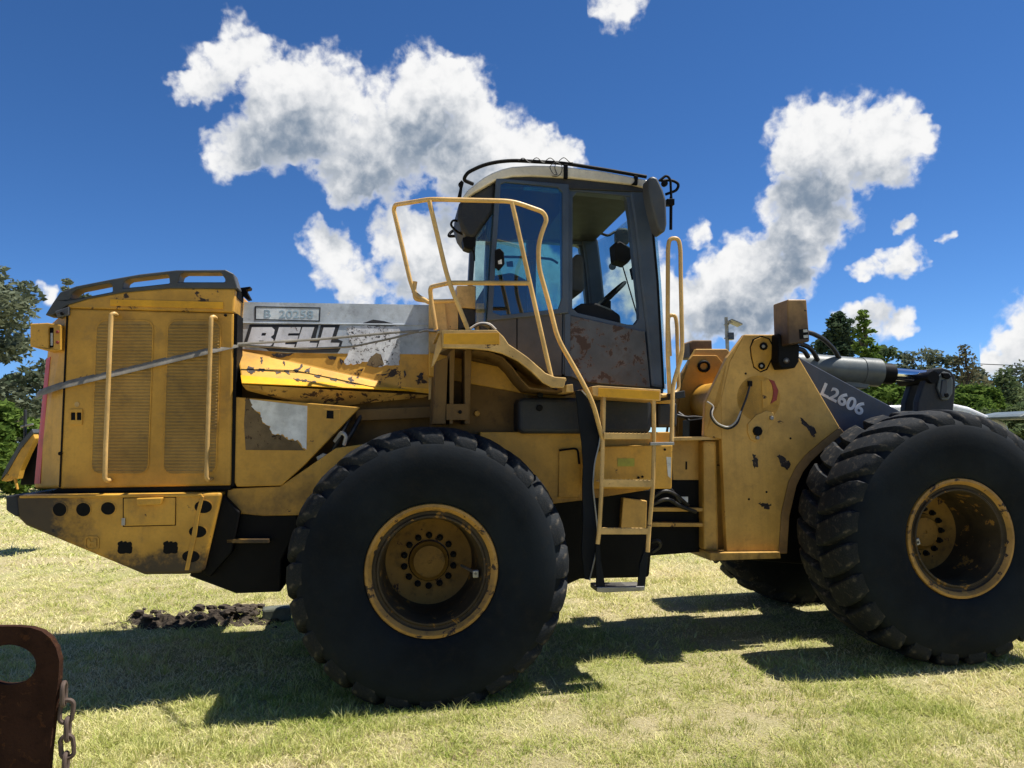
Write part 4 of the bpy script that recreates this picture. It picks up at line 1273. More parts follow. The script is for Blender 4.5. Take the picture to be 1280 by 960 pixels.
for pts in ([(1000, 522), (1004, 524), (1009, 531), (1018, 535), (1021, 541), (1017, 547), (1012, 540), (1005, 532)], [(971, 570), (976, 569), (988, 579), (984, 588), (976, 582)],
            [(941, 567), (945, 569), (948, 583), (943, 586), (941, 578)], [(947, 629), (964, 630), (962, 636), (952, 634)]):
    prism('paint_scar', ragged(pts, 1.6, 1.6, 3), PV - 0.0022, PV + 0.004, M['scar'], tower, 0)
for x, y in ((932, 467), (936, 624), (958, 615), (988, 548)):
    bolt(x, y, PV, 0.008, 0.006, M['black'], tower)
ptube('cable', [(938, 478, PV - 0.02), (934, 495, PV - 0.03), (927, 512, PV - 0.04), (922, 530, PV - 0.05), (911, 537, PV - 0.05), (895, 531, PV - 0.05), (887, 519, PV - 0.04), (891, 508, PV - 0.02)], 0.008, M['hose'], tower, 0.1, 8)
ptube('pale_hose', [(926, 514, PV - 0.045), (920, 528, PV - 0.06), (910, 535, PV - 0.06), (896, 529.5, PV - 0.06), (888.5, 518, PV - 0.05), (893, 508, PV - 0.03), (884, 502, PV - 0.03)], 0.006, M['white_hose'], tower, 0.1, 8)
prism('cable_clip', [(936.5, 476), (940.5, 476), (940.5, 483), (936.5, 483)], PV - 0.03, PV, M['black'], tower, 0.002)
# rear cheek of the front frame
cheek = prism('frame_cheek', [(838, 549), (902, 549), (906, 640), (908, 692), (878, 690), (880, 600), (842, 612)], 0.96, 1.02, M['yellow_front'], bevel=0.006)
prism('cheek_post', [(879, 551), (896, 551), (899, 690), (880, 688)], 0.86, 0.97, M['yellow_front'], cheek, 0.02)
prism('cheek_shelf', [(840, 546.5), (903, 545.5), (903, 549.5), (840, 551)], 0.84, 1.0, M['yellow_tube'], cheek, 0.003)
prism('warning_sticker', [(859, 602.5), (880, 603), (880, 619.5), (859, 619)], 0.956, 0.965, M['sticker'], cheek, 0)
prism('sticker_line', [(861, 606.5), (878, 607), (878, 608), (861, 607.5)], 0.9545, 0.958, M['black'], cheek, 0)
prism('sticker_line', [(861, 611.5), (878, 612), (878, 613), (861, 612.5)], 0.9545, 0.958, M['black'], cheek, 0)
prism('valve_sticker', [(850, 621), (860, 621), (860, 628), (850, 628)], 0.85, 0.87, M['sticker'], cheek, 0)
prism('cheek_slot', [(857, 577), (859, 577), (859, 587), (857, 587)], 0.956, 0.965, M['black'], cheek, 0)
# far tower details and cross tube
TV = 2 * MIDV - PV - 0.06
prism('tower_inner_plate', [(862, 449), (866, 444), (896, 444), (906, 456), (905, 545), (848, 548), (848, 515), (853, 478)], TV - 0.02, TV + 0.02, M['yellow'], bevel=0.005)
ptube('lifting_ring', [(x, y, TV - 0.03) for x, y in circ(880, 458, 6.5, 6, 14)] + [(886.5, 458, TV - 0.03), (885.8, 460.6, TV - 0.03)], 0.012, M['black'], rad=0)
ct = lathe('cross_tube', [(0.0005, -0.5), (0.17, -0.5), (0.17, 0.5), (0.0005, 0.5)], M['yellow'], loader, n=32)
ct.location = at(912, 502, MIDV)
for pts in ([(846, 519, 1.2), (858, 522, 1.2), (868, 521, 1.25), (882, 523, 1.3)], [(848, 516, 1.25), (862, 526, 1.2), (870, 536, 1.2), (874, 545, 1.2)]):
    ptube('cable', pts, 0.012, M['hose'], rad=0.1)
prism('valve_block', [(862, 525), (884, 522), (884, 548), (862, 548)], 1.15, 1.3, M['black'], bevel=0.006)
# lamp boxes
lb = prism('head_lamp_box', [(984, 374), (1008, 374), (1013, 425), (1011, 430), (985, 432), (982, 400)], 0.60, 0.66, M['rusty'], tower, 0.006, holes=[[(998, 412), (1005, 410), (1010.5, 412), (1010.5, 424), (999, 424)]])
bpy.data.objects.remove(lb)


def lampbox(far):
    vs_ = [at(984.5, 374, 0.58), at(1008.5, 374, 0.58), at(1012.5, 427, 0.58), at(986, 431, 0.58)]
    bk = [at(971.5, 381, 0.84), at(990, 381, 0.84), at(994, 416, 0.84), at(974, 417, 0.84)]
    h_ = [at(998.5, 412, 0.58), at(1009.5, 410.5, 0.58), at(1010.5, 423, 0.58), at(999.5, 424, 0.58)]
    pts = vs_ + [Vector((p.x - 0.0, 0.80, p.z)) for p in vs_]
    fs = [(0, 1, 2, 3), (4, 7, 6, 5), (0, 4, 5, 1), (1, 5, 6, 2), (2, 6, 7, 3), (3, 7, 4, 0)]
    if far:
        pts = [Vector((p.x, 2 * MIDV - p.y, p.z)) for p in pts]
    o = mesh_obj('head_lamp_box', pts, fs, M['lampbox'], tower, bevel=0.012, seg=3)
    hh = [p + Vector((0, -0.002, 0)) for p in h_] + [p + Vector((0, 0.05, 0)) for p in h_]
    if not far:
        mesh_obj('lamp_slot', hh, fs, M['black'], tower)
        hl = [h_[1].lerp(h_[0], t_) + Vector((0, -0.004, 0)) for t_ in (0.05, 0.5)]
        prism('slot_lens', [(1004, 412), (1009, 411.5), (1009.8, 415), (1004.5, 415.5)], 0.576, 0.60, M['lamp_glass'], tower, 0)
        prism('slot_lens', [(1004.5, 419), (1010, 418.5), (1010.3, 422), (1005, 422.5)], 0.576, 0.60, M['lamp_glass'], tower, 0)
    return o


def grime_box(t, tc, c):
    x, y, z = sep(t, tc)
    n = t.noise(tc, 7, 8, 0.65)
    s = t.math('ADD', z, t.math('MULTIPLY_ADD', n.outputs['Fac'], 0.3, -0.15))
    return t.mix(t.ramp(s, 2.20, 2.50, 0.97, 0.3), c, (0.045, 0.026, 0.016))


M['lampbox'] = paint('sooty_yellow_paint', (0.40, 0.23, 0.08), 0.55, 0.2, dirt=0.5, extra=grime_box)
lampbox(False)
prism('head_lamp_box', [(862, 428), (866, 425), (890, 425), (891, 447), (863, 447)], 1.78, 2.02, M['lampbox'], tower, 0.01)
lbr = prism('lamp_bracket', [(974, 416), (986, 430), (1000, 430), (999, 452), (994, 460), (977, 461), (973, 452)], 0.68, PV - 0.002, M['black'], tower, 0.01)
bolt(982.5, 451, 0.68, 0.022, 0.014, M['rusty'], tower)
bolt(982.5, 451, 0.668, 0.012, 0.012, M['steel'], tower)
# lift arms
arm = prism('lift_arm', [(985, 436), (1004, 449), (1052, 475), (1122, 512), (1180, 556), (1230, 620), (1230, 680), (1170, 640), (1052, 560), (990, 500)], PV + 0.08, PV + 0.20, M['arm_navy'], bevel=0.008)
mirror(arm)
lettering('model_character', 'L2606', 1024, 492, PV + 0.0795, 15.5, R(27), M['white_decal'], arm, 0.03, 0.003, 1.12)
# tilt cylinder and bell crank on the centre line
TC = MIDV


def cyl_between(name, p, q, r, mat, parent, n=24, r2=None):
    p, q = Vector(p), Vector(q)
    L = (q - p).length
    o = lathe(name, [(0.0005, 0), (r, 0), (r2 or r, L), (0.0005, L)], mat, parent, n=n)
    o.rotation_mode = 'QUATERNION'
    o.location = p
    o.rotation_quaternion = (q - p).to_track_quat('Y', 'Z')
    return o


p0, p1 = at(960, 455, TC), at(1097, 466, TC)
axd = (p1 - p0).normalized()
tilt = cyl_between('tilt_cylinder', p0, p1, 0.112, M['cyl'], loader, 36)
cyl_between('cylinder_gland', p1 - axd * 0.16, p1 - axd * 0.002, 0.117, M['cyl'], loader, 36)
cyl_between('cylinder_head', p1, p1 + axd * 0.125, 0.088, M['black'], loader, 12)
cyl_between('piston_rod', p1 + axd * 0.10, p1 + axd * 0.52, 0.052, M['chrome'], loader, 28)
prism('cylinder_port', [(1054, 474), (1076, 470), (1090, 478), (1084, 486), (1060, 484)], TC - 0.05, TC + 0.05, M['cyl'], bevel=0.01)
BCV = TC - 0.16
bc = [(1146, 540), (1148, 502), (1155, 480), (1161, 467), (1167, 460.5), (1178, 459.5), (1188, 462.5), (1194, 470), (1195, 482), (1192, 512), (1192, 560)]
crank = prism('bell_crank', bc, BCV, BCV + 0.07, M['dark'], bevel=0.01)
prism('bell_crank', [(x - 16 if x < 1165 else x - 8, y + 1) for x, y in bc], TC + 0.09, TC + 0.16, M['dark'], bevel=0.01)
prism('crank_boss', [(1172, 485), (1174, 470), (1180, 464), (1188, 466), (1191.5, 475), (1191, 492), (1186, 500), (1178, 500)], BCV - 0.025, BCV, M['cyl'], crank, 0.01)
prism('crank_slot', [(1176, 492), (1178, 475), (1184, 474), (1185, 484), (1183, 497), (1178, 497)], BCV - 0.035, BCV - 0.02, M['grey_plastic'], crank, 0.006)
bolt(1183, 494, BCV - 0.035, 0.02, 0.008, M['black'], crank)
prism('crank_cap', [(1178, 466), (1186, 466), (1190, 471), (1186, 474), (1180, 472)], BCV - 0.045, BCV - 0.02, M['black'], crank, 0.006)
cp = lathe('crank_pin', [(0.0005, -0.2), (0.05, -0.2), (0.05, 0.2), (0.0005, 0.2)], M['black'], crank, n=20)
cp.location = at(1163, 472, BCV) + Vector((0, 0.16, 0))
for pts in ([(1008, 415, 1.1), (1016, 417, 1.1), (1030, 424, 1.15), (1043, 437, 1.2), (1050, 450, 1.25)], [(1000, 430, 1.1), (1010, 433, 1.1), (1017, 440, 1.15), (1022, 450, 1.2)],
            [(998, 436, 1.1), (1005, 438, 1.1), (1010, 446, 1.15)]):
    ptube('hydraulic_hose', pts, 0.019, M['hose'], rad=0.15)
prism('front_frame', [(930, 560), (1060, 560), (1200, 620), (1200, 720), (930, 700)], 1.0, 1.6, M['black'], bevel=0.02)
# bucket at the nose, mostly hidden behind the tyre
bkp = at(1150, 700, 0.5)
BU = WB + 1.35
bq = [(0.0, 0.10), (0.06, 0.55), (0.22, 0.95), (0.42, 1.12), (0.46, 1.10), (0.30, 0.90), (0.16, 0.55), (0.14, 0.18), (1.05, 0.06), (1.05, 0.02), (0.1, 0.02)]
vb_ = [(BU + x, -0.1, z) for x, z in bq] + [(BU + x, 2 * MIDV + 0.1, z) for x, z in bq]
nb = len(bq)
mesh_obj('bucket', vb_, [tuple(range(nb)), tuple(range(2 * nb - 1, nb - 1, -1))] + [(i, (i + 1) % nb, (i + 1) % nb + nb, i + nb) for i in range(nb)], M['rusty'], loader, bevel=0.006)
for v_ in (PV + 0.13, 2 * MIDV - PV - 0.13):
    q = at(1230, 650, PV + 0.13)
    tube('arm_tip', [(q.x - 0.1, v_, q.z), (BU + 0.02, v_, 0.45)], 0.09, M['arm_navy'], loader, 0, 10)
tube('bucket_link', [at(1160, 530, TC), (BU + 0.05, TC, 0.75)], 0.05, M['dark'], loader, 0, 10)

# ------------------------------------------------------------------ strap round the tail
st_p = [(46, 494, HV + 0.1), (50, 491, HV + 0.06), (76, 482, HV - 0.012), (135, 468, HV - 0.012), (262, 438, HV - 0.012), (297, 430, HV + 0.02), (400, 424, OV - 0.05), (500, 415, OV - 0.06), (538, 412.5, OV - 0.06), (545, 412, OV - 0.02)]
strap = empty('tie_down_strap', ORG, THETA)
tag(strap, 'dirty grey webbing strap stretched diagonally across the grille and the lettered hood', 'strap')
tube('webbing', [at(*p) for p in st_p[:6]], 0.026, M['strap'], strap, 0.05, 8, flat=0.004)
tube('webbing', [at(*p) for p in st_p[5:]], 0.009, M['strap'], strap, 0.05, 8, flat=0.006)
tube('webbing', [at(*p) for p in ((297, 431.5, HV + 0.02), (380, 436, OV - 0.05), (440, 433.5, OV - 0.05), (490, 423, OV - 0.055), (520, 415, OV - 0.06), (538, 413, OV - 0.055))], 0.007, M['strap'], strap, 0.05, 8)
tube('strap_hook', [at(*p) for p in ((524, 415, OV - 0.065), (532, 412, OV - 0.075), (538, 413.5, OV - 0.06), (548, 413, OV - 0.03))], 0.011, M['steel'], strap, 0.02, 8)


# ------------------------------------------------------------------ surroundings
def wat(px, py, Z):
    d = ray(px, py)
    return CAMPOS + d * (Z / d.y)


def gat(px, py):
    d = ray(px, py)
    return CAMPOS + d * (-CAMPOS.z / d.z)


# rusty upright hitch plate with a chain, close to the camera
PZ = 2.15
pl = empty('hitch_plate', (wat(40, 900, PZ).x, PZ, 0))
tag(pl, 'rusty brown upright steel plate with an oval hole and rounded corner', 'steel plate')
PO = Vector(pl.location)


def pw(px, py, dy=0.0):
    p = wat(px, py, PZ)
    return (p.x, p.z)


out = [pw(x, y) for x, y in ((-60, 783), (20, 783), (38, 784.5), (52, 789), (63, 798), (70, 810), (74, 826), (73, 850), (70, 870), (66, 905), (62, 940), (60, 965))]
out += [(out[-1][0] - 0.01, 0.05), (out[0][0] - 0.1, 0.05), (out[0][0] - 0.02, out[0][1] - 0.12)]
hole = [pw(x, y) for x, y in circ(11, 831, 34, 25, 28)]
v, f = solid2d(out, [hole], lambda x, y: Vector((x, PZ, y)) - PO, lambda x, y: Vector((x, PZ + 0.02, y)) - PO)
mesh_obj('plate', v, f, M['rust'], pl, bevel=0.003)
box('foot', (-0.55, -0.12, 0.0), (0.10, 0.22, 0.05), M['rust'], pl, 0.006)
chain = empty('chain', (wat(74, 872, PZ).x, PZ + 0.05, 0))
tag(chain, 'short rusty chain hanging from the edge of the brown steel plate', 'chain')
CO = Vector(chain.location)


def link_mesh():
    pts = []
    L, W = 0.030, 0.0155
    for k in range(21):
        a = 2 * math.pi * k / 20
        s = math.sin(a)
        pts.append(Vector((W * math.cos(a), 0, (L - W) * (1 if s > 0.001 else (-1 if s < -0.001 else 0)) + W * s)))
    return tube('chain_link', pts, 0.0062, M['chain'], chain, 0, 8)


path = [wat(72.5, 866, PZ + 0.03), wat(71.5, 893, PZ + 0.0), wat(75, 905, PZ), wat(73, 925, PZ), wat(76, 945, PZ), wat(77, 965, PZ), wat(76, 985, PZ)]
pitch_l = 0.047
z = path[0].z
l0 = link_mesh()
k = 0
while z > 0.04:
    o = l0 if k == 0 else l0.copy()
    if k:
        COL.objects.link(o)
    x = wat(74.5 + 3.0 * math.sin(k * 0.9) + min(8, k * 1.0), 872 + k * 20, PZ).x - CO.x if k < 6 else x
    o.location = (x, -0.03, z)
    o.rotation_euler = (0, R(6 * math.sin(k * 1.7)), R(20 if k % 2 else 105))
    z -= pitch_l
    k += 1

# dug-up soil and a block under the tail
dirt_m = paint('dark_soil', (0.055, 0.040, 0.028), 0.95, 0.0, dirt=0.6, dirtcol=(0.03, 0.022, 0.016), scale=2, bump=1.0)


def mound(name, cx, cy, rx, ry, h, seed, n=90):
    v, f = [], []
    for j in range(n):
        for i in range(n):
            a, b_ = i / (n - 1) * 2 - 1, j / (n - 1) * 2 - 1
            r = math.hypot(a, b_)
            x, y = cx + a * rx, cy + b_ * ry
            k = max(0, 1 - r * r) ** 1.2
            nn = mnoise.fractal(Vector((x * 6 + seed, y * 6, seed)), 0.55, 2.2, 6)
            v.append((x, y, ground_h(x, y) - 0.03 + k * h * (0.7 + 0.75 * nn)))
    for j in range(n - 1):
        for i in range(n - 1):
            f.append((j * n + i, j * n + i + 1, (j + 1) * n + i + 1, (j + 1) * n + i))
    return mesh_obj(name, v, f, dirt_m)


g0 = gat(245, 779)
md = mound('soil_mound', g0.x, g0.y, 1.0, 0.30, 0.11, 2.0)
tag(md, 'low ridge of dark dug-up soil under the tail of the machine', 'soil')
g1 = gat(305, 776)
blk = box('concrete_block', (-0.12, -0.08, 0), (0.12, 0.08, 0.12), M['wood'], None, 0.02)
q = gat(346, 776)
blk.location, blk.rotation_euler = (q.x, q.y, 0), (0, 0, R(18))
tag(blk, 'small weathered grey block on the bare soil beside the rear tyre', 'block')
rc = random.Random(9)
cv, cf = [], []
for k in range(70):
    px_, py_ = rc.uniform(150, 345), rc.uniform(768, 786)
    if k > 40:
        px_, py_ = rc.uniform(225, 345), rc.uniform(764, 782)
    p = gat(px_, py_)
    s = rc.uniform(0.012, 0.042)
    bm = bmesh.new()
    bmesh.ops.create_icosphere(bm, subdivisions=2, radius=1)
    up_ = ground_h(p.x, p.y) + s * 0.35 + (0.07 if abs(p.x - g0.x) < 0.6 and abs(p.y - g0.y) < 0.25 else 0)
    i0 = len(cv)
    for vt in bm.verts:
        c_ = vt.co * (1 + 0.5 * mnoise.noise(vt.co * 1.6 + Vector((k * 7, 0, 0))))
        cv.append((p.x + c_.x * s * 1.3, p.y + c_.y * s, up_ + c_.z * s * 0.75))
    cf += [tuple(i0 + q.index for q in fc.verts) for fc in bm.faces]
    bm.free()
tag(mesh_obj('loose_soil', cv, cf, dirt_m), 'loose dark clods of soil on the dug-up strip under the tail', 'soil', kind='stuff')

# white board on the grass behind the machine
q = gat(990, 716)
wb = box('white_board', (-0.14, -0.09, 0.0), (0.14, 0.09, 0.03), M['sticker'], None, 0.004)
wb.location, wb.rotation_euler = (q.x, q.y, 0.02), (0, 0, R(12))
tag(wb, 'small white board lying in the sun beyond the front axle', 'board')

# lamp pole with solar lamp
LZ = 24.0
lp = empty('solar_lamp_pole', (wat(909.5, 440, LZ).x, LZ, 0))
tag(lp, 'grey pole with a tilted solar lamp rising behind the loader tower', 'lamp pole')
zt = wat(909.5, 396.5, LZ).z
lathe_p = tube('pole', [(0, 0, 0), (0, 0, zt)], 0.058, M['galv'], lp, 0, 12)
pxm = LZ / FPX
tube('lamp_arm', [(0, 0, zt - 8 * pxm), (6 * pxm, -0.05, zt - 7 * pxm)], 0.03, M['galv'], lp, 0, 8)
mesh_obj('solar_head', [(3 * pxm, -0.35, zt - 4.0 * pxm), (3 * pxm, 0.2, zt - 4.0 * pxm), (16 * pxm, 0.2, zt - 10 * pxm), (16 * pxm, -0.35, zt - 10 * pxm),
                        (3 * pxm, -0.35, zt - 5.6 * pxm), (3 * pxm, 0.2, zt - 5.6 * pxm), (16 * pxm, 0.2, zt - 11.8 * pxm), (16 * pxm, -0.35, zt - 11.8 * pxm)],
         [(0, 1, 2, 3), (4, 7, 6, 5), (0, 4, 5, 1), (1, 5, 6, 2), (2, 6, 7, 3), (3, 7, 4, 0)], M['galv'], lp)
box('control_box', (0.02, -0.12, zt - 29 * pxm), (0.19, 0.10, zt - 20 * pxm), M['solar'], lp, 0.01)
tube('clamp', [(0, 0, zt - 27.5 * pxm), (0, 0, zt - 26 * pxm)], 0.09, M['galv'], lp, 0, 12)
tube('clamp', [(0, 0, zt - 10 * pxm), (0, 0, zt - 9 * pxm)], 0.085, M['galv'], lp, 0, 12)


# ------------------------------------------------------------------ trees
def leaf_cloud(name, centres, n, size, mat, parent, seed, flat=0.5, origin=Vector((0, 0, 0))):
    """n small leaf quads scattered through balls (centre, radii)"""
    r = np.random.default_rng(seed)
    C = np.array([list(c) for c, _ in centres])
    Rr = np.array([list(rd) if hasattr(rd, '__len__') else [rd] * 3 for _, rd in centres])
    wts = np.prod(Rr, axis=1) ** 0.75
    idx = r.choice(len(C), n, p=wts / wts.sum())
    d = r.normal(size=(n, 3))
    d /= np.linalg.norm(d, axis=1)[:, None]
    rad = r.random(n) ** 0.45
    P = C[idx] + d * rad[:, None] * Rr[idx] - np.array(origin)
    a = r.normal(size=(n, 3))
    a[:, 2] *= flat
    a /= np.linalg.norm(a, axis=1)[:, None]
    b_ = np.cross(a, r.normal(size=(n, 3)))
    b_ /= np.linalg.norm(b_, axis=1)[:, None]
    s = size * (0.55 + 0.9 * r.random(n))[:, None]
    V = np.stack([P - a * s, P + b_ * s * 0.45, P + a * s, P - b_ * s * 0.45], axis=1).reshape(-1, 3)
    me = bpy.data.meshes.new(name)
    me.vertices.add(4 * n)
    me.vertices.foreach_set('co', V.ravel())
    me.loops.add(4 * n)
    me.loops.foreach_set('vertex_index', np.arange(4 * n, dtype=np.int32))
    me.polygons.add(n)
    me.polygons.foreach_set('loop_start', np.arange(0, 4 * n, 4, dtype=np.int32))
    at_ = me.attributes.new('tint', 'FLOAT', 'FACE')
    clump = r.random(len(C))
    at_.data.foreach_set('value', np.clip(0.65 * r.random(n) + 0.5 * (clump[idx] - 0.3), 0, 1).astype(np.float32))
    me.update()
    me.validate()
    me.materials.append(mat)
    o = bpy.data.objects.new(name, me)
    COL.objects.link(o)
    o.parent = parent
    return o


LM = {'dark': leaf_mat('dark_foliage', (0.028, 0.055, 0.032), (0.09, 0.12, 0.07)),
      'olive': leaf_mat('grey_olive_foliage', (0.06, 0.08, 0.05), (0.22, 0.24, 0.16)),
      'green': leaf_mat('bright_foliage', (0.06, 0.11, 0.022), (0.19, 0.27, 0.06), 0.4),
      'mid': leaf_mat('mid_green_foliage', (0.06, 0.095, 0.04), (0.18, 0.22, 0.10)),
      'brown': leaf_mat('sparse_brown_green_foliage', (0.07, 0.07, 0.04), (0.22, 0.20, 0.11))}


def tree(name, base, h, shape, rad, n, leaf, mat, label, seed, group=None, low=0.12):
    r = random.Random(seed)
    root = empty(name, (base.x, base.y, 0))
    tag(root, label, 'tree' if 'tree' in name or 'conifer' in name or 'poplar' in name else 'bush', group)
    tr = max(0.06, h * 0.022)
    if 'bush' not in name:
        tp = [(0, 0, -0.1)]
        for k in range(1, 6):
            tp.append((r.uniform(-0.02, 0.02) * h, r.uniform(-0.02, 0.02) * h, h * 0.92 * k / 5))
        P = [Vector(p) for p in tp]
        vts, fcs = [], []
        nn = 9
        for k, p in enumerate(P):
            rr_ = tr * (1.25 - 1.1 * k / 5)
            for j in range(nn):
                a = 2 * math.pi * j / nn
                vts.append(p + Vector((rr_ * math.cos(a), rr_ * math.sin(a), 0)))
        for k in range(5):
            for j in range(nn):
                j2 = (j + 1) % nn
                fcs.append((k * nn + j, k * nn + j2, (k + 1) * nn + j2, (k + 1) * nn + j))
        trunk = mesh_obj('trunk', vts, fcs, M['bark'], root, smooth=True)
    centres = []
    nc = 46
    for k in range(nc):
        s = (k + 0.5) / nc
        if shape == 'cone':
            zz = low + (1 - low) * s ** 1.15
            rr_ = rad * (1 - s) ** 0.8 * r.uniform(0.55, 1.0)
            cr_ = rad * (0.12 + 0.26 * (1 - s))
        elif shape == 'column':
            zz = low + (1 - low) * s
            rr_ = rad * math.sin(math.pi * min(1, s * 0.92 + 0.12)) ** 0.6 * r.uniform(0.3, 0.9)
            cr_ = rad * r.uniform(0.22, 0.42)
        else:
            zz = low + (1 - low) * (0.5 + 0.5 * r.uniform(-1, 1))
            q_ = (zz - low) / (1 - low) * 2 - 1
            rr_ = rad * math.sqrt(max(0, 1 - q_ * q_ * 0.85)) * r.uniform(0.3, 1.0)
            cr_ = rad * r.uniform(0.14, 0.30)
        a = k * 2.4 + r.uniform(-0.4, 0.4)
        c_ = Vector((rr_ * math.cos(a), rr_ * math.sin(a), zz * h))
        centres.append((c_, (cr_ * 1.15, cr_ * 1.15, cr_ * 0.75)))
        if 'bush' not in name and k % 2 == 0:
            z0 = max(0.08 * h, c_.z - 0.12 * h - rr_ * 0.35)
            tube('limb', [(0, 0, z0), (c_.x * 0.5, c_.y * 0.5, (z0 + c_.z) / 2 + 0.02 * h), tuple(c_)], tr * 0.22, M['bark'], trunk, 0, 5)
    leaf_cloud('crown', centres, n, leaf, mat, root, seed)
    return root


def T(px, ytop, Z):
    p = wat(px, ytop, Z)
    return Vector((p.x, p.y, 0)), p.z


def put(name, px, ytop, Z, shape, wpx, n, leaf, mat, label, seed, group=None, low=0.12):
    b_, h = T(px, ytop, Z)
    return tree(name, b_, h, shape, wpx * Z / FPX, n, leaf, LM[mat], label, seed, group, low)


put('broad_tree', -42, 338, 30, 'round', 112, 15000, 0.15, 'olive', 'tall dark grey-green tree rising behind the tail of the loader', 11, low=0.2)
put('broad_tree', 20, 470, 34, 'round', 46, 6000, 0.14, 'dark', 'lower dark tree behind the tall grey-green tree at the tail', 12, low=0.2)
put('slim_tree', 92, 352, 42, 'round', 26, 2600, 0.13, 'olive', 'far tree top seen through the slots of the roof spoiler', 13, low=0.45)
put('low_bush', 18, 510, 24, 'round', 46, 7000, 0.11, 'green', 'bright green bush behind the leaning yellow frame', 14, low=0.1)
put('low_bush', -50, 530, 21, 'round', 60, 6000, 0.11, 'green', 'wide light green bush at the foot of the tall grey-green tree', 15, low=0.1)
put('low_bush', 62, 545, 27, 'round', 40, 4000, 0.11, 'mid', 'mid green bush partly hidden by the tail of the loader', 16, low=0.1)
put('conifer_tree', 1047, 394, 40, 'column', 36, 12000, 0.13, 'dark', 'dense dark green conifer standing behind the lift arm', 21, low=0.1)
put('poplar_tree', 1078, 388, 36, 'cone', 40, 9000, 0.12, 'green', 'bright green narrow poplar beside the dark conifer', 22, low=0.1)
put('leafy_tree', 1112, 476, 30, 'round', 56, 9000, 0.12, 'green', 'low bright green tree under the tilt cylinder', 23, low=0.05)
put('leafy_tree', 1102, 436, 46, 'round', 34, 3600, 0.15, 'mid', 'mid green tree behind the bright poplar', 24, low=0.05)
put('leafy_tree', 1152, 442, 44, 'round', 52, 5600, 0.14, 'olive', 'spreading grey-green tree behind the tilt cylinder rod', 25, low=0.05)
put('sparse_tree', 1205, 432, 38, 'cone', 50, 4200, 0.11, 'brown', 'sparse half-bare brownish tree beyond the bell crank', 26, low=0.1)
put('leafy_tree', 1216, 486, 30, 'round', 48, 9000, 0.11, 'green', 'low bright green bushy tree beyond the front tyre', 27, low=0.05)
put('conifer_tree', 1256, 462, 42, 'cone', 54, 6000, 0.13, 'mid', 'pointed mid green conifer above the open vehicle roof', 28)
put('leafy_tree', 1304, 462, 45, 'round', 70, 6500, 0.14, 'olive', 'pale grey-green tree standing behind the pointed conifer', 29, low=0.05)
put('low_bush', 1262, 515, 26, 'round', 60, 8000, 0.11, 'mid', 'low dark bush seen through the open roofed vehicle', 30, low=0.02)
put('leafy_tree', 1182, 490, 40, 'round', 66, 8000, 0.15, 'mid', 'mid green tree filling the gap below the bell crank', 31, low=0.02)
put('leafy_tree', 1235, 468, 50, 'round', 60, 7000, 0.17, 'olive', 'hazy grey-green tree between the half-bare tree and the pointed conifer', 33, low=0.02)
put('leafy_tree', 1390, 440, 44, 'round', 70, 6000, 0.18, 'olive', 'large grey-green tree past the open roofed vehicle', 32, low=0.05)

# power line on two poles
WZ = 48.0
pa, pb = wat(1058, 433, WZ), wat(1600, 500, WZ + 14)
for p, lab in ((pa, 'wooden power pole hidden behind the dark conifer'), (pb, 'wooden power pole far past the open roofed vehicle')):
    pole = empty('power_pole', (p.x, p.y, 0))
    tag(pole, lab, 'pole')
    tube('pole', [(0, 0, -0.2), (0, 0, p.z + 0.12)], 0.10, M['bark'], pole, 0, 10)
    box('cross_arm', (-0.05, -0.6, p.z - 0.12), (0.05, 0.6, p.z - 0.02), M['bark'], pole, 0.006)
wl = []
mid_t = [(1090, 440), (1140, 447.5), (1190, 453), (1235, 455.5), (1280, 457)]
wl = [pa] + [wat(x, y, WZ + (x - 1058) / 542 * 14) for x, y in mid_t] + [wat(1400, 470, WZ + 8.8), pb]
wire = tube('power_line', wl, 0.03, M['hose'], None, 3.0, 6)
tag(wire, 'thin dark overhead power cable crossing the sky behind the bell crank', 'cable')


# white van roof and open-sided roofed vehicle behind the front tyre
def vehicle_wheels(root, xs, ys, r, w):
    for x in xs:
        for y in ys:
            o = lathe('wheel', [(0.0005, -w / 2), (r * 0.55, -w / 2), (r * 0.6, -w / 2 + 0.02), (r * 0.92, -w / 2), (r, -w / 2 + 0.03), (r, w / 2 - 0.03), (r * 0.92, w / 2), (0.0005, w / 2)], M['rubber'], root, n=28)
            o.location = (x, y, r)


VZ = 13.0
vp = wat(1208, 504, VZ - 0.8)
van = empty('white_van', (vp.x, VZ, 0))
tag(van, 'white van with sloping windscreen mostly hidden behind the front tyre', 'van')
H = vp.z
body = [(-3.2, 0.35), (-3.25, 1.0), (-3.1, H - 0.15), (-2.8, H - 0.02), (-0.2, H), (0.05, H - 0.06), (0.62, H - 0.33), (0.68, H - 0.48), (0.70, 0.8), (0.70, 0.35)]
v, f = solid2d(body, [], lambda x, y: Vector((x, -0.8, y)), lambda x, y: Vector((x, 0.8, y)))
mesh_obj('body', v, f, M['white_car'], van, bevel=0.05, seg=3)
v, f = solid2d([(-2.6, 1.15), (-2.6, H - 0.18), (-0.3, H - 0.16), (0.35, H - 0.42), (0.6, 1.15)], [], lambda x, y: Vector((x, -0.806, y)), lambda x, y: Vector((x, -0.79, y)))
mesh_obj('side_window', v, f, M['solar'], van)
mesh_obj('windscreen', [(0.10, -0.72, H - 0.075), (0.66, -0.74, H - 0.375), (0.66, 0.74, H - 0.375), (0.10, 0.72, H - 0.075)], [(0, 1, 2, 3)], M['solar'], van)
box('roof_light', (-0.35, -0.5, H), (-0.1, -0.2, H + 0.10), M['dark'], van, 0.02)
vehicle_wheels(van, (-2.3, 0.15), (-0.78, 0.78), 0.33, 0.22)

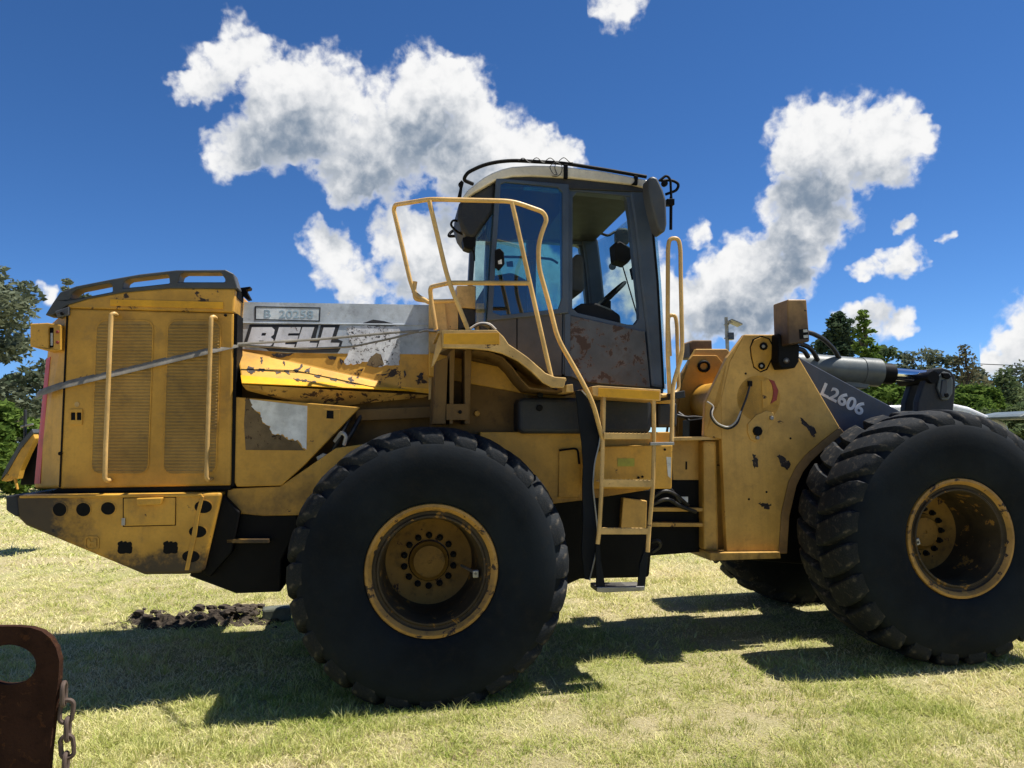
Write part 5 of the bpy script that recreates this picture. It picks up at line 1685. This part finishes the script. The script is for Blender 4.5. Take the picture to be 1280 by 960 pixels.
RZ = 12.0
rp = wat(1241, 521, RZ)
cart = empty('open_cart', (rp.x, RZ, 0))
tag(cart, 'open-sided vehicle with a flat grey-green roof on thin posts', 'vehicle')
Hr = rp.z
roofp = [(0, Hr - 0.01), (0.10, Hr + 0.03), (0.4, Hr + 0.075), (1.2, Hr + 0.10), (2.0, Hr + 0.075), (2.3, Hr), (2.25, Hr - 0.05), (0.05, Hr - 0.05)]
v, f = solid2d(roofp, [], lambda x, y: Vector((x, -0.6, y)), lambda x, y: Vector((x, 0.6, y)))
mesh_obj('roof', v, f, M['teal'], cart, bevel=0.03, seg=3)
for x in (0.18, 1.1, 2.15):
    for y in (-0.52, 0.52):
        tube('post', [(x, y, 0.6), (x, y, Hr - 0.02)], 0.022, M['dark'], cart, 0, 8)
box('chassis', (-0.1, -0.58, 0.35), (2.4, 0.58, 0.62), M['teal'], cart, 0.04)
box('bench_seat', (0.7, -0.5, 0.62), (1.15, 0.5, 0.85), M['seat'], cart, 0.04)
box('bench_back', (0.62, -0.5, 0.85), (0.72, 0.5, 1.25), M['seat'], cart, 0.03)
vehicle_wheels(cart, (0.3, 1.95), (-0.52, 0.52), 0.27, 0.2)

# leaning yellow frame in the background on the left
FZ = 11.0
fo = wat(5, 600, FZ)
fr = empty('leaning_frame', (fo.x, FZ, 0))
tag(fr, 'yellow machine frame with a dark cover leaning in the tall grass behind the tail', 'machine part')
FO = Vector(fr.location)


def wpoly(name, pts, Z0, Z1, mat):
    v, f = solid2d(pts, [], lambda x, y: wat(x, y, Z0) - FO, lambda x, y: Vector((wat(x, y, Z0).x, Z1, wat(x, y, Z0).z)) - FO)
    return mesh_obj(name, v, f, mat, fr, bevel=0.01)


wpoly('side_member', [(1, 601), (8, 592), (24, 562), (41, 541), (44, 548), (34, 568), (25, 588), (22, 599), (14, 596), (8, 602)], FZ, FZ + 0.12, M['yellow'])
wpoly('cover', [(0, 600), (8, 582), (24, 554), (40, 536), (42, 541), (25, 562), (8, 592)], FZ - 0.02, FZ + 1.2, M['grey_plastic'])
wpoly('crank', [(25, 532), (40, 529), (40, 531.5), (25, 535)], FZ, FZ + 0.05, M['steel'])
wpoly('upright', [(29, 512), (31.5, 512), (31, 560), (28.5, 560)], FZ, FZ + 0.05, M['dark'])
wpoly('inner_box', [(30, 572), (46, 545), (60, 545), (60, 606), (25, 606)], FZ + 0.2, FZ + 1.0, M['black'])
wpoly('stand', [(16, 597), (19, 597), (22, 612), (20, 612)], FZ + 0.02, FZ + 0.06, M['yellow'])
wpoly('stand', [(-60, 585), (-50, 575), (-40, 640), (-50, 640)], FZ + 0.02, FZ + 0.3, M['yellow'])

# ------------------------------------------------------------------ grass
gmat = bpy.data.materials.new('lawn_grass')
gmat.use_nodes = True
t = NT(gmat.node_tree)
gmat.node_tree.nodes.clear()
at1 = t.n('ShaderNodeAttribute')
at1.attribute_name = 'tint'
crp = t.n('ShaderNodeValToRGB')
els = crp.color_ramp.elements
els[0].position, els[0].color = 0.0, (0.20, 0.28, 0.05, 1)
els[1].position, els[1].color = 1.0, (0.84, 0.74, 0.47, 1)
for p_, c_ in ((0.3, (0.40, 0.44, 0.11, 1)), (0.62, (0.68, 0.65, 0.28, 1)), (0.8, (0.79, 0.71, 0.39, 1))):
    e_ = els.new(p_)
    e_.color = c_
t.link(at1.outputs['Fac'], crp.inputs[0])
df, tl_ = t.n('ShaderNodeBsdfDiffuse'), t.n('ShaderNodeBsdfTranslucent')
t.link(crp.outputs[0], df.inputs[0])
t.link(crp.outputs[0], tl_.inputs[0])
ms = t.n('ShaderNodeMixShader')
ms.inputs[0].default_value = 0.35
t.link(df.outputs[0], ms.inputs[1])
t.link(tl_.outputs[0], ms.inputs[2])
mo = t.n('ShaderNodeOutputMaterial')
t.link(ms.outputs[0], mo.inputs[0])
GR = np.random.default_rng(77)


def vnoise(x, y, s, seed):
    r = np.random.default_rng(seed)
    tab = r.random((256, 256))
    fx, fy = x * s, y * s
    ix, iy = np.floor(fx).astype(int), np.floor(fy).astype(int)
    tx, ty = fx - ix, fy - iy
    tx, ty = tx * tx * (3 - 2 * tx), ty * ty * (3 - 2 * ty)
    g = lambda a, b_: tab[a % 256, b_ % 256]
    return (g(ix, iy) * (1 - tx) + g(ix + 1, iy) * tx) * (1 - ty) + (g(ix, iy + 1) * (1 - tx) + g(ix + 1, iy + 1) * tx) * ty


def fbm(x, y, s, seed):
    return (vnoise(x, y, s, seed) + 0.5 * vnoise(x, y, s * 2.1, seed + 1) + 0.25 * vnoise(x, y, s * 4.3, seed + 2)) / 1.75


bare_c = gat(875, 905)


def blades(y0, y1, dens, hscale, wscale, margin=1.2):
    xa = lambda y: 0.70 * y + margin
    area = (xa(y0) + xa(y1)) * (y1 - y0)
    n = int(area * dens)
    y = y0 + (y1 - y0) * GR.random(n)
    x = (GR.random(n) * 2 - 1) * xa(y1)
    keep = np.abs(x) < xa(y)
    x, y = x[keep], y[keep]
    cl = fbm(x, y, 5.0, 1)
    thin = fbm(x, y, 0.9, 8)
    bare = np.exp(-(((x - bare_c.x) / 0.42) ** 2 + ((y - bare_c.y) / 0.22) ** 2)) * (0.4 + fbm(x, y, 4, 31))
    keep = GR.random(len(x)) < np.clip(0.25 + 1.25 * cl - 0.75 * bare, 0.06, 1)
    x, y, cl, thin, bare = x[keep], y[keep], cl[keep], thin[keep], bare[keep]
    n = len(x)
    h = (0.010 + 0.026 * GR.random(n) ** 1.8) * hscale * (0.55 + 1.0 * cl) * np.where(bare > 0.35, 0.7, 1.0)
    long_ = GR.random(n) < 0.012
    h = np.where(long_, h * 1.9, h)
    w = (0.0013 + 0.0016 * GR.random(n)) * wscale
    a = GR.random(n) * 2 * np.pi
    la = GR.random(n) * 2 * np.pi
    lean = h * (0.4 + 2.2 * GR.random(n))
    dx, dy = np.cos(a) * w, np.sin(a) * w
    lx, ly = np.cos(la) * lean, np.sin(la) * lean
    z0 = np.full(n, -0.006)
    tint = np.clip(0.64 + 0.55 * (GR.random(n) - 0.5) - 0.85 * (thin - 0.50) - 0.75 * (cl - 0.5) + 0.25 * bare + np.where(long_, -0.15, 0), 0, 1)
    return x, y, z0, h, dx, dy, lx, ly, tint


def tufts(y0, y1, n, per):
    cy = y0 + (y1 - y0) * GR.random(n)
    cx = (GR.random(n) * 2 - 1) * (0.68 * cy + 0.3)
    dens = fbm(cx, cy, 0.8, 55)
    ok = dens > 0.42
    cx, cy = np.repeat(cx[ok], per), np.repeat(cy[ok], per)
    m_ = len(cx)
    k_ = np.repeat(GR.random(m_ // per), per)
    rr, aa = 0.055 * GR.random(m_) ** 0.7, GR.random(m_) * 2 * np.pi
    x, y = cx + rr * np.cos(aa), cy + rr * np.sin(aa)
    h = (0.022 + 0.05 * GR.random(m_)) * (0.45 + 0.75 * k_)
    w = 0.0014 + 0.0014 * GR.random(m_)
    a = GR.random(m_) * 2 * np.pi
    lean = h * (0.2 + 0.8 * GR.random(m_))
    la = aa + 0.8 * (GR.random(m_) - 0.5)
    tint = np.clip(0.18 + 0.45 * GR.random(m_) + 0.25 * (k_ - 0.5), 0, 1)
    return x, y, np.full(m_, -0.006), h, np.cos(a) * w, np.sin(a) * w, np.cos(la) * lean, np.sin(la) * lean, tint


def grass_obj(name, sets, label):
    X = [np.concatenate(c_) for c_ in zip(*sets)]
    x, y, z0, h, dx, dy, lx, ly, tint = X
    n = len(x)
    V = np.empty((n, 5, 3))
    V[:, 0] = np.stack([x - dx, y - dy, z0], 1)
    V[:, 1] = np.stack([x + dx, y + dy, z0], 1)
    V[:, 2] = np.stack([x + dx * 0.8 + lx * 0.35, y + dy * 0.8 + ly * 0.35, z0 + h * 0.62], 1)
    V[:, 3] = np.stack([x - dx * 0.8 + lx * 0.35, y - dy * 0.8 + ly * 0.35, z0 + h * 0.62], 1)
    V[:, 4] = np.stack([x + lx, y + ly, z0 + h], 1)
    me = bpy.data.meshes.new(name)
    me.vertices.add(5 * n)
    me.vertices.foreach_set('co', V.ravel())
    base = (np.arange(n) * 5)[:, None]
    lp_ = (base + np.array([0, 1, 2, 3, 3, 2, 4])).astype(np.int32)
    me.loops.add(7 * n)
    me.loops.foreach_set('vertex_index', lp_.ravel())
    me.polygons.add(2 * n)
    ls = ((np.arange(n) * 7)[:, None] + np.array([0, 4])).astype(np.int32)
    me.polygons.foreach_set('loop_start', ls.ravel())
    av = me.attributes.new('tint', 'FLOAT', 'FACE')
    av.data.foreach_set('value', np.repeat(tint, 2).astype(np.float32))
    me.update(calc_edges=True)
    me.materials.append(gmat)
    o = bpy.data.objects.new(name, me)
    COL.objects.link(o)
    tag(o, label, 'grass', kind='stuff')
    print('grass blades', n)
    return o


grass_obj('lawn_grass', [tufts(3.2, 5.2, 900, 34), tufts(5.2, 8.5, 1300, 26), blades(0.8, 3.1, 3500, 1.0, 1.6), blades(3.1, 4.6, 13000, 1.0, 1.0), blades(4.6, 6.5, 7600, 1.1, 1.3), blades(6.5, 9.5, 3000, 1.25, 2.0), blades(9.5, 16, 700, 1.6, 3.6), blades(16, 30, 150, 2.4, 8.0)],
          'short dry yellow-green lawn grass under and around the loader')
